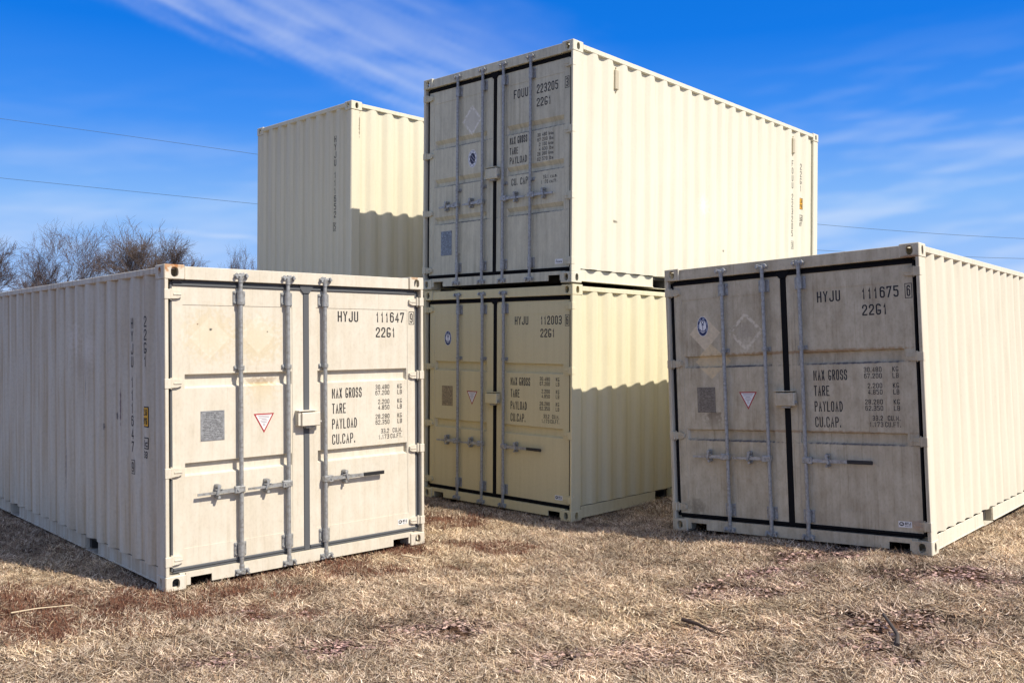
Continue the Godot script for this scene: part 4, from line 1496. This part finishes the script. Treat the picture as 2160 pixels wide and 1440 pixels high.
func build_containers() -> void:
	var chans3 := [[0.893, 1.000, 0.016, 0.009], [1.600, 1.715, 0.016, 0.009]]
	var chans4 := [[0.785, 0.882, 0.020, 0.045], [1.245, 1.345, 0.020, 0.045], [1.710, 1.818, 0.020, 0.045]]
	var rub_grey := flat(Color(0.085, 0.092, 0.10), 0.75)
	var rub_black := flat(Color(0.010, 0.010, 0.011), 0.9)
	rub_black.metallic_specular = 0.2
	var pale := Color(0.86, 0.82, 0.71)
	# nearest at left
	var ca := container({"label": "weathered cream container with sunlit doors numbered 111647, nearest on the left", "owner": "HYJU", "number": "111647", "check": "9", "four": false, "chans": chans3, "seed": 11,
		"front": Color(0.830, 0.808, 0.750), "side": Color(0.775, 0.765, 0.710), "dirt": Color(0.69, 0.64, 0.545), "blotchy": 0.5, "front_dirt": 0.48, "side_dirt_shade": 1.0, "rough": 0.55, "rail_inset": 0.040, "rubber": rub_grey,
		"plate": plate_mat(Color(0.54, 0.55, 0.56), Color(0.30, 0.31, 0.32), 4, 0.15),
		"marks": [
			{"at": Vector2(-0.84, 2.03), "r": Vector2(0.27, 0.27), "c": Color(0.78, 0.70, 0.52), "a": 0.55, "shape": "blot"},
			{"at": Vector2(-0.84, 2.01), "r": Vector2(0.165, 0.17), "c": Color(0.87, 0.845, 0.785), "a": 0.42, "shape": "diamond"},
			{"at": Vector2(-0.43, 1.98), "r": Vector2(0.25, 0.25), "c": Color(0.76, 0.68, 0.50), "a": 0.6, "shape": "blot"},
			{"at": Vector2(-0.43, 2.04), "r": Vector2(0.155, 0.17), "c": Color(0.87, 0.845, 0.78), "a": 0.42, "shape": "diamond"},
			{"at": Vector2(-0.40, 1.64), "r": Vector2(0.17, 0.045), "c": Color(0.42, 0.32, 0.22), "a": 0.55, "shape": "blot"},
			{"at": Vector2(-0.40, 1.50), "r": Vector2(0.16, 0.13), "c": Color(0.76, 0.66, 0.46), "a": 0.4, "shape": "run"},
			{"at": Vector2(-0.835, 2.075), "r": Vector2(0.018, 0.016), "c": Color(0.05, 0.07, 0.09), "a": 0.95, "shape": "scratch"},
			{"at": Vector2(-0.94, 2.12), "r": Vector2(0.008, 0.008), "c": Color(0.35, 0.2, 0.12), "a": 0.8, "shape": "scratch"},
			{"at": Vector2(-0.35, 2.06), "r": Vector2(0.008, 0.008), "c": Color(0.2, 0.17, 0.12), "a": 0.8, "shape": "scratch"},
			{"at": Vector2(-1.13, 2.585), "r": Vector2(0.08, 0.035), "c": Color(0.60, 0.33, 0.12), "a": 0.95, "shape": "blot"},
			{"at": Vector2(-1.20, 2.56), "r": Vector2(0.025, 0.05), "c": Color(0.62, 0.36, 0.16), "a": 0.9, "shape": "blot"},
			{"at": Vector2(1.12, 2.585), "r": Vector2(0.06, 0.025), "c": Color(0.55, 0.34, 0.16), "a": 0.7, "shape": "blot"},
			{"at": Vector2(0.08, 2.57), "r": Vector2(3.5, 2.57), "side": true, "c": Color(0.6, 0.36, 0.16), "a": 0.0, "shape": "blot"},
			{"side": true, "at": Vector2(2.15, 2.02), "r": Vector2(0.20, 0.22), "c": Color(0.87, 0.86, 0.83), "a": 0.7, "shape": "blot"},
			{"side": true, "at": Vector2(1.75, 1.92), "r": Vector2(0.13, 0.20), "c": Color(0.86, 0.85, 0.81), "a": 0.6, "shape": "blot"},
			{"side": true, "at": Vector2(1.95, 1.75), "r": Vector2(0.35, 0.14), "c": Color(0.66, 0.62, 0.56), "a": 0.45, "shape": "blot"},
			{"side": true, "at": Vector2(0.95, 1.42), "r": Vector2(0.020, 0.24), "c": Color(0.33, 0.25, 0.26), "a": 0.8, "shape": "scratch"},
			{"side": true, "at": Vector2(1.60, 1.35), "r": Vector2(0.014, 0.30), "c": Color(0.40, 0.32, 0.32), "a": 0.7, "shape": "scratch"},
			{"side": true, "at": Vector2(1.82, 1.56), "r": Vector2(0.014, 0.12), "c": Color(0.25, 0.25, 0.28), "a": 0.7, "shape": "scratch"},
			{"side": true, "at": Vector2(1.12, 1.33), "r": Vector2(0.016, 0.05), "c": Color(0.25, 0.25, 0.28), "a": 0.8, "shape": "scratch"},
			{"side": true, "at": Vector2(1.42, 1.22), "r": Vector2(0.014, 0.04), "c": Color(0.25, 0.25, 0.28), "a": 0.8, "shape": "scratch"},
			{"side": true, "at": Vector2(2.5, 0.75), "r": Vector2(0.025, 0.30), "c": Color(0.38, 0.36, 0.36), "a": 0.6, "shape": "scratch"},
			{"side": true, "at": Vector2(3.3, 0.8), "r": Vector2(0.03, 0.35), "c": Color(0.38, 0.36, 0.36), "a": 0.6, "shape": "scratch"},
			{"side": true, "at": Vector2(1.58, 0.82), "r": Vector2(0.014, 0.10), "c": Color(0.28, 0.26, 0.27), "a": 0.7, "shape": "scratch"},
			{"side": true, "at": Vector2(0.42, 2.3), "r": Vector2(0.03, 0.25), "c": Color(0.6, 0.5, 0.4), "a": 0.3, "shape": "run"}],
		"walls": [{"side": "left", "u": L - 0.680, "top": 2.180, "u2": L - 0.403, "top2": 2.190, "yellow": 1.448, "code": "33"}],
		"vents": [{"side": "left", "s": 0.66, "y": 2.36}]})
	place(ca, Vector3(-1.752, 0.017, -7.887), 42.83, -0.16, 0.01, 1.0248, 0.9762)
	# bottom of the middle stack
	var cb := container({"label": "beige container with shaded doors numbered 112003, at the bottom of the middle stack", "owner": "HYJU", "number": "112003", "check": "6", "four": false, "chans": chans3, "seed": 23,
		"front": Color(0.815, 0.770, 0.600), "side": Color(0.833, 0.810, 0.700), "dirt": Color(0.70, 0.65, 0.49), "front_dirt": 0.22, "side_dirt_shade": 0.18, "rough": 0.5, "rail_inset": 0.014, "rubber": rub_black,
		"plate": plate_mat(Color(0.60, 0.54, 0.42), Color(0.30, 0.26, 0.2), 5, 0.1),
		"seal": Vector3(-0.815, 2.0, -0.0475), "seal_r": Vector2(0.062, 0.092), "marks": [], "walls": [], "vents": []})
	place(cb, Vector3(-0.246, -0.007, -10.678), -42.97, -0.36, -0.27, 0.9875, 0.9912)
	# on top of it
	var ct := container({"label": "cream container with four locking rods numbered 223205, lifted onto the beige container", "owner": "FOUU", "number": "223205", "check": "3", "four": true, "chans": chans4, "seed": 37,
		"front": Color(0.790, 0.778, 0.690), "side": Color(0.843, 0.830, 0.758), "dirt": Color(0.57, 0.555, 0.48), "blotchy": 0.35, "front_dirt": 0.7, "side_dirt_shade": 0.12, "rough": 0.5, "rail_inset": 0.05, "rubber": rub_black,
		"plate": plate_mat(Color(0.50, 0.53, 0.56), Color(0.30, 0.33, 0.36), 6, 0.5),
		"seal": Vector3(-0.375, 1.525, -0.0475), "seal_r": Vector2(0.075, 0.105),
		"marks": [
			{"at": Vector2(-0.52, 0.79), "r": Vector2(0.62, 0.010), "c": Color(0.22, 0.23, 0.27), "a": 0.7, "shape": "scratch"},
			{"at": Vector2(0.62, 0.79), "r": Vector2(0.62, 0.010), "c": Color(0.22, 0.23, 0.27), "a": 0.7, "shape": "scratch"},
			{"at": Vector2(-0.52, 1.25), "r": Vector2(0.62, 0.010), "c": Color(0.22, 0.23, 0.27), "a": 0.7, "shape": "scratch"},
			{"at": Vector2(0.62, 1.25), "r": Vector2(0.62, 0.010), "c": Color(0.22, 0.23, 0.27), "a": 0.7, "shape": "scratch"},
			{"at": Vector2(-0.52, 1.715), "r": Vector2(0.62, 0.010), "c": Color(0.22, 0.23, 0.27), "a": 0.7, "shape": "scratch"},
			{"at": Vector2(0.62, 1.715), "r": Vector2(0.62, 0.010), "c": Color(0.22, 0.23, 0.27), "a": 0.7, "shape": "scratch"},
			{"at": Vector2(-0.39, 1.98), "r": Vector2(0.155, 0.165), "c": Color(0.76, 0.75, 0.71), "a": 0.75, "shape": "diamond"},
			{"at": Vector2(-0.39, 1.98), "r": Vector2(0.165, 0.175), "c": Color(0.86, 0.85, 0.82), "a": 0.9, "shape": "diamond_rim"},
			{"at": Vector2(-0.60, 0.30), "r": Vector2(0.03, 0.12), "c": Color(0.45, 0.42, 0.36), "a": 0.5, "shape": "run"},
			{"side": true, "at": Vector2(2.72, 1.13), "r": Vector2(0.16, 0.17), "c": Color(0.94, 0.94, 0.92), "a": 0.55, "shape": "blot"},
			{"side": true, "at": Vector2(0.82, 0.73), "r": Vector2(0.05, 0.022), "c": Color(0.45, 0.43, 0.38), "a": 0.9, "shape": "scratch"},
			{"side": true, "at": Vector2(3.2, 0.58), "r": Vector2(0.05, 0.018), "c": Color(0.45, 0.43, 0.38), "a": 0.9, "shape": "scratch"}],
		"walls": [{"side": "right", "u": 5.266, "top": 2.085, "u2": 5.546, "top2": 2.075, "yellow": 1.560, "code": "87"}],
		"vents": [{"side": "right", "s": 0.82, "y": 2.33}, {"side": "right", "s": 5.27, "y": 2.30}]})
	place(ct, Vector3(-0.241, 2.578, -10.656), -42.84, -0.52, -0.32, 0.9885, 1.010)
	# nearest at right
	var cc := container({"label": "dusty container with grey brown doors numbered 111675 and a white sunlit side, on the right", "owner": "HYJU", "number": "111675", "check": "6", "four": false, "chans": chans3, "seed": 53,
		"front": Color(0.770, 0.738, 0.648), "side": Color(0.835, 0.815, 0.745), "dirt": Color(0.600, 0.553, 0.462), "blotchy": 0.6, "front_dirt": 1.0, "side_dirt_shade": 0.16, "rough": 0.65, "rail_inset": 0.014, "rubber": rub_black,
		"plate": plate_mat(Color(0.47, 0.45, 0.42), Color(0.27, 0.25, 0.23), 7, 0.3),
		"seal": Vector3(-0.835, 2.005, -0.0475), "seal_r": Vector2(0.060, 0.098),
		"marks": [
			{"at": Vector2(-0.52, 0.896), "r": Vector2(0.62, 0.010), "c": Color(0.22, 0.23, 0.27), "a": 0.75, "shape": "scratch"},
			{"at": Vector2(0.62, 0.896), "r": Vector2(0.62, 0.010), "c": Color(0.22, 0.23, 0.27), "a": 0.75, "shape": "scratch"},
			{"at": Vector2(-0.52, 1.604), "r": Vector2(0.62, 0.010), "c": Color(0.22, 0.23, 0.27), "a": 0.75, "shape": "scratch"},
			{"at": Vector2(0.62, 1.604), "r": Vector2(0.62, 0.010), "c": Color(0.22, 0.23, 0.27), "a": 0.75, "shape": "scratch"},
			{"at": Vector2(-0.815, 1.935), "r": Vector2(0.165, 0.17), "c": Color(0.84, 0.785, 0.67), "a": 0.9, "shape": "diamond"},
			{"at": Vector2(-0.755, 1.66), "r": Vector2(0.19, 0.17), "c": Color(0.84, 0.765, 0.61), "a": 0.8, "shape": "diamond"},
			{"at": Vector2(-0.385, 1.93), "r": Vector2(0.175, 0.18), "c": Color(0.84, 0.81, 0.73), "a": 0.85, "shape": "diamond_rim"},
			{"at": Vector2(-0.385, 1.93), "r": Vector2(0.14, 0.14), "c": Color(0.56, 0.53, 0.48), "a": 0.5, "shape": "blot"},
			{"at": Vector2(-0.40, 1.67), "r": Vector2(0.10, 0.05), "c": Color(0.74, 0.70, 0.60), "a": 0.5, "shape": "blot"},
			{"at": Vector2(-0.75, 1.08), "r": Vector2(0.11, 0.09), "c": Color(0.33, 0.28, 0.22), "a": 0.55, "shape": "run"},
			{"at": Vector2(-0.15, 1.46), "r": Vector2(0.03, 0.04), "c": Color(0.75, 0.72, 0.64), "a": 0.6, "shape": "blot"},
			{"at": Vector2(-0.6, 0.72), "r": Vector2(0.35, 0.30), "c": Color(0.70, 0.62, 0.48), "a": 0.35, "shape": "blot"},
			{"at": Vector2(0.75, 0.78), "r": Vector2(0.30, 0.18), "c": Color(0.72, 0.66, 0.55), "a": 0.30, "shape": "run"},
			{"at": Vector2(-0.97, 0.24), "r": Vector2(0.12, 0.10), "c": Color(0.35, 0.33, 0.28), "a": 0.5, "shape": "blot"},
			{"at": Vector2(1.10, 0.24), "r": Vector2(0.07, 0.06), "c": Color(0.62, 0.45, 0.38), "a": 0.5, "shape": "blot"},
			{"at": Vector2(1.14, 2.48), "r": Vector2(0.09, 0.015), "c": Color(0.45, 0.24, 0.12), "a": 0.7, "shape": "blot"},
			{"at": Vector2(0.20, 1.72), "r": Vector2(1.3, 0.020), "c": Color(0.52, 0.36, 0.20), "a": 0.5, "shape": "scratch"},
			{"at": Vector2(0.20, 1.0), "r": Vector2(1.3, 0.016), "c": Color(0.50, 0.36, 0.22), "a": 0.4, "shape": "scratch"}],
		"walls": [{"side": "right", "u": 5.370, "top": 2.180, "u2": 5.626, "top2": 2.190, "yellow": 1.448, "code": "33"}], "vents": []})
	place(cc, Vector3(2.516, 0.117, -8.296), -41.06, -0.64, 2.5, 1.0035, 0.9979)
	# behind the left one: its doorless end shows, high up on another container
	var cd := container({"label": "cream container showing its ribbed doorless end, raised behind the left container", "owner": "HYJU", "number": "111652", "check": "5", "four": false, "chans": chans3, "seed": 71,
		"front": Color(0.805, 0.785, 0.685), "side": Color(0.840, 0.820, 0.730), "dirt": Color(0.66, 0.62, 0.52), "front_dirt": 0.25, "side_dirt_shade": 0.15, "rough": 0.5, "rail_inset": 0.014, "rubber": rub_black,
		"plate": plate_mat(Color(0.47, 0.45, 0.42), Color(0.27, 0.25, 0.23), 8, 0.3),
		"marks": [{"side": true, "at": Vector2(L - 0.135, 2.28), "r": Vector2(0.012, 0.22), "c": Color(0.42, 0.36, 0.28), "a": 0.8, "shape": "scratch"}],
		"walls": [{"side": "end", "u": W - 0.447, "top": 2.185}], "vents": []})
	place(cd, Vector3(-3.035, 2.594, -13.138), -44.47, -0.42, -0.29, 1.0, 1.0, true)
	var ce: Node3D = cd.duplicate()
	ce.name = numbered("shipping_container")
	add_child(ce)
	ce.set_meta("label", "cream container standing unseen beneath the raised one at the back")
	place(ce, Vector3(-3.035, 0.0, -13.138), -44.47, 0.0, 0.0, 1.0, 1.0, true)
	for c in [ca, cb, cc, ce]:
		boxes.append(c.transform.affine_inverse())

func build_background() -> void:
	var bark := flat(Color(0.060, 0.048, 0.046), 0.9)
	var twig := flat(Color(0.095, 0.070, 0.066), 0.9)
	var twig_brown := flat(Color(0.105, 0.078, 0.066), 0.9)
	tree(Vector3(-46.4, -0.3, -80.0), 12.4, 0.9, 201, 5, bark, twig, "bare tree cut by the left edge of the picture")
	tree(Vector3(-40.0, -0.3, -80.0), 13.2, 0.86, 206, 5, bark, twig, "tall bare tree with open forked limbs, left of the round-crowned tree")
	tree(Vector3(-32.0, -0.3, -82.0), 13.3, 1.0, 213, 5, bark, twig_brown, "broad round-crowned bare tree with brownish twigs above the left container")
	tree(Vector3(-37.3, -0.3, -84.0), 10.4, 0.5, 214, 5, bark, twig, "lower bare tree between the two tall ones")
	tree(Vector3(-23.6, -0.3, -82.0), 11.3, 0.5, 212, 5, bark, twig, "small bare tree beside the ribbed end of the raised container")
	tree(Vector3(-27.2, -0.3, -86.0), 8.9, 0.7, 202, 4, bark, twig, "low bare tree just showing over the left container's roof")
	wire([Vector3(-25.09, 10.95 + 1.95, -45), Vector3(-12.53, 9.17 + 1.95, -45), Vector3(15.09, 5.64 + 1.95, -45), Vector3(25.14, 4.91 + 1.95, -45)], "upper one of the two thin wires crossing the sky")
	wire([Vector3(-25.10, 8.04 + 1.95, -45), Vector3(-12.54, 6.73 + 1.95, -45), Vector3(19.09, 4.16 + 1.95, -45), Vector3(25.14, 3.93 + 1.95, -45)], "lower one of the two thin wires crossing the sky")

func build_sticks() -> void:
	var bark := flat(Color(0.055, 0.035, 0.025), 0.9)
	var grey := flat(Color(0.06, 0.05, 0.045), 0.9)
	var pale := flat(Color(0.62, 0.50, 0.33), 0.8)
	stick([Vector3(1.16, 0.045, -6.27), Vector3(1.25, 0.05, -6.16), Vector3(1.30, 0.04, -6.08), Vector3(1.40, 0.03, -5.99)], 0.015, 0.006, bark, "dark brown stick right of centre in the near grass")
	stick([Vector3(2.46, 0.05, -6.08), Vector3(2.44, 0.05, -5.92), Vector3(2.42, 0.045, -5.76), Vector3(2.36, 0.03, -5.62)], 0.009, 0.014, grey, "dark grey stick at lower right of the field")
	stick([Vector3(-3.55, 0.05, -6.48), Vector3(-3.40, 0.06, -6.54), Vector3(-3.18, 0.05, -6.62)], 0.006, 0.004, pale, "pale straw stalk lying left of the left container's corner")
	stick([Vector3(-0.98, 0.05, -8.15), Vector3(-0.88, 0.055, -8.05), Vector3(-0.76, 0.05, -8.02)], 0.010, 0.006, pale, "short pale husk by the left container's right front corner")
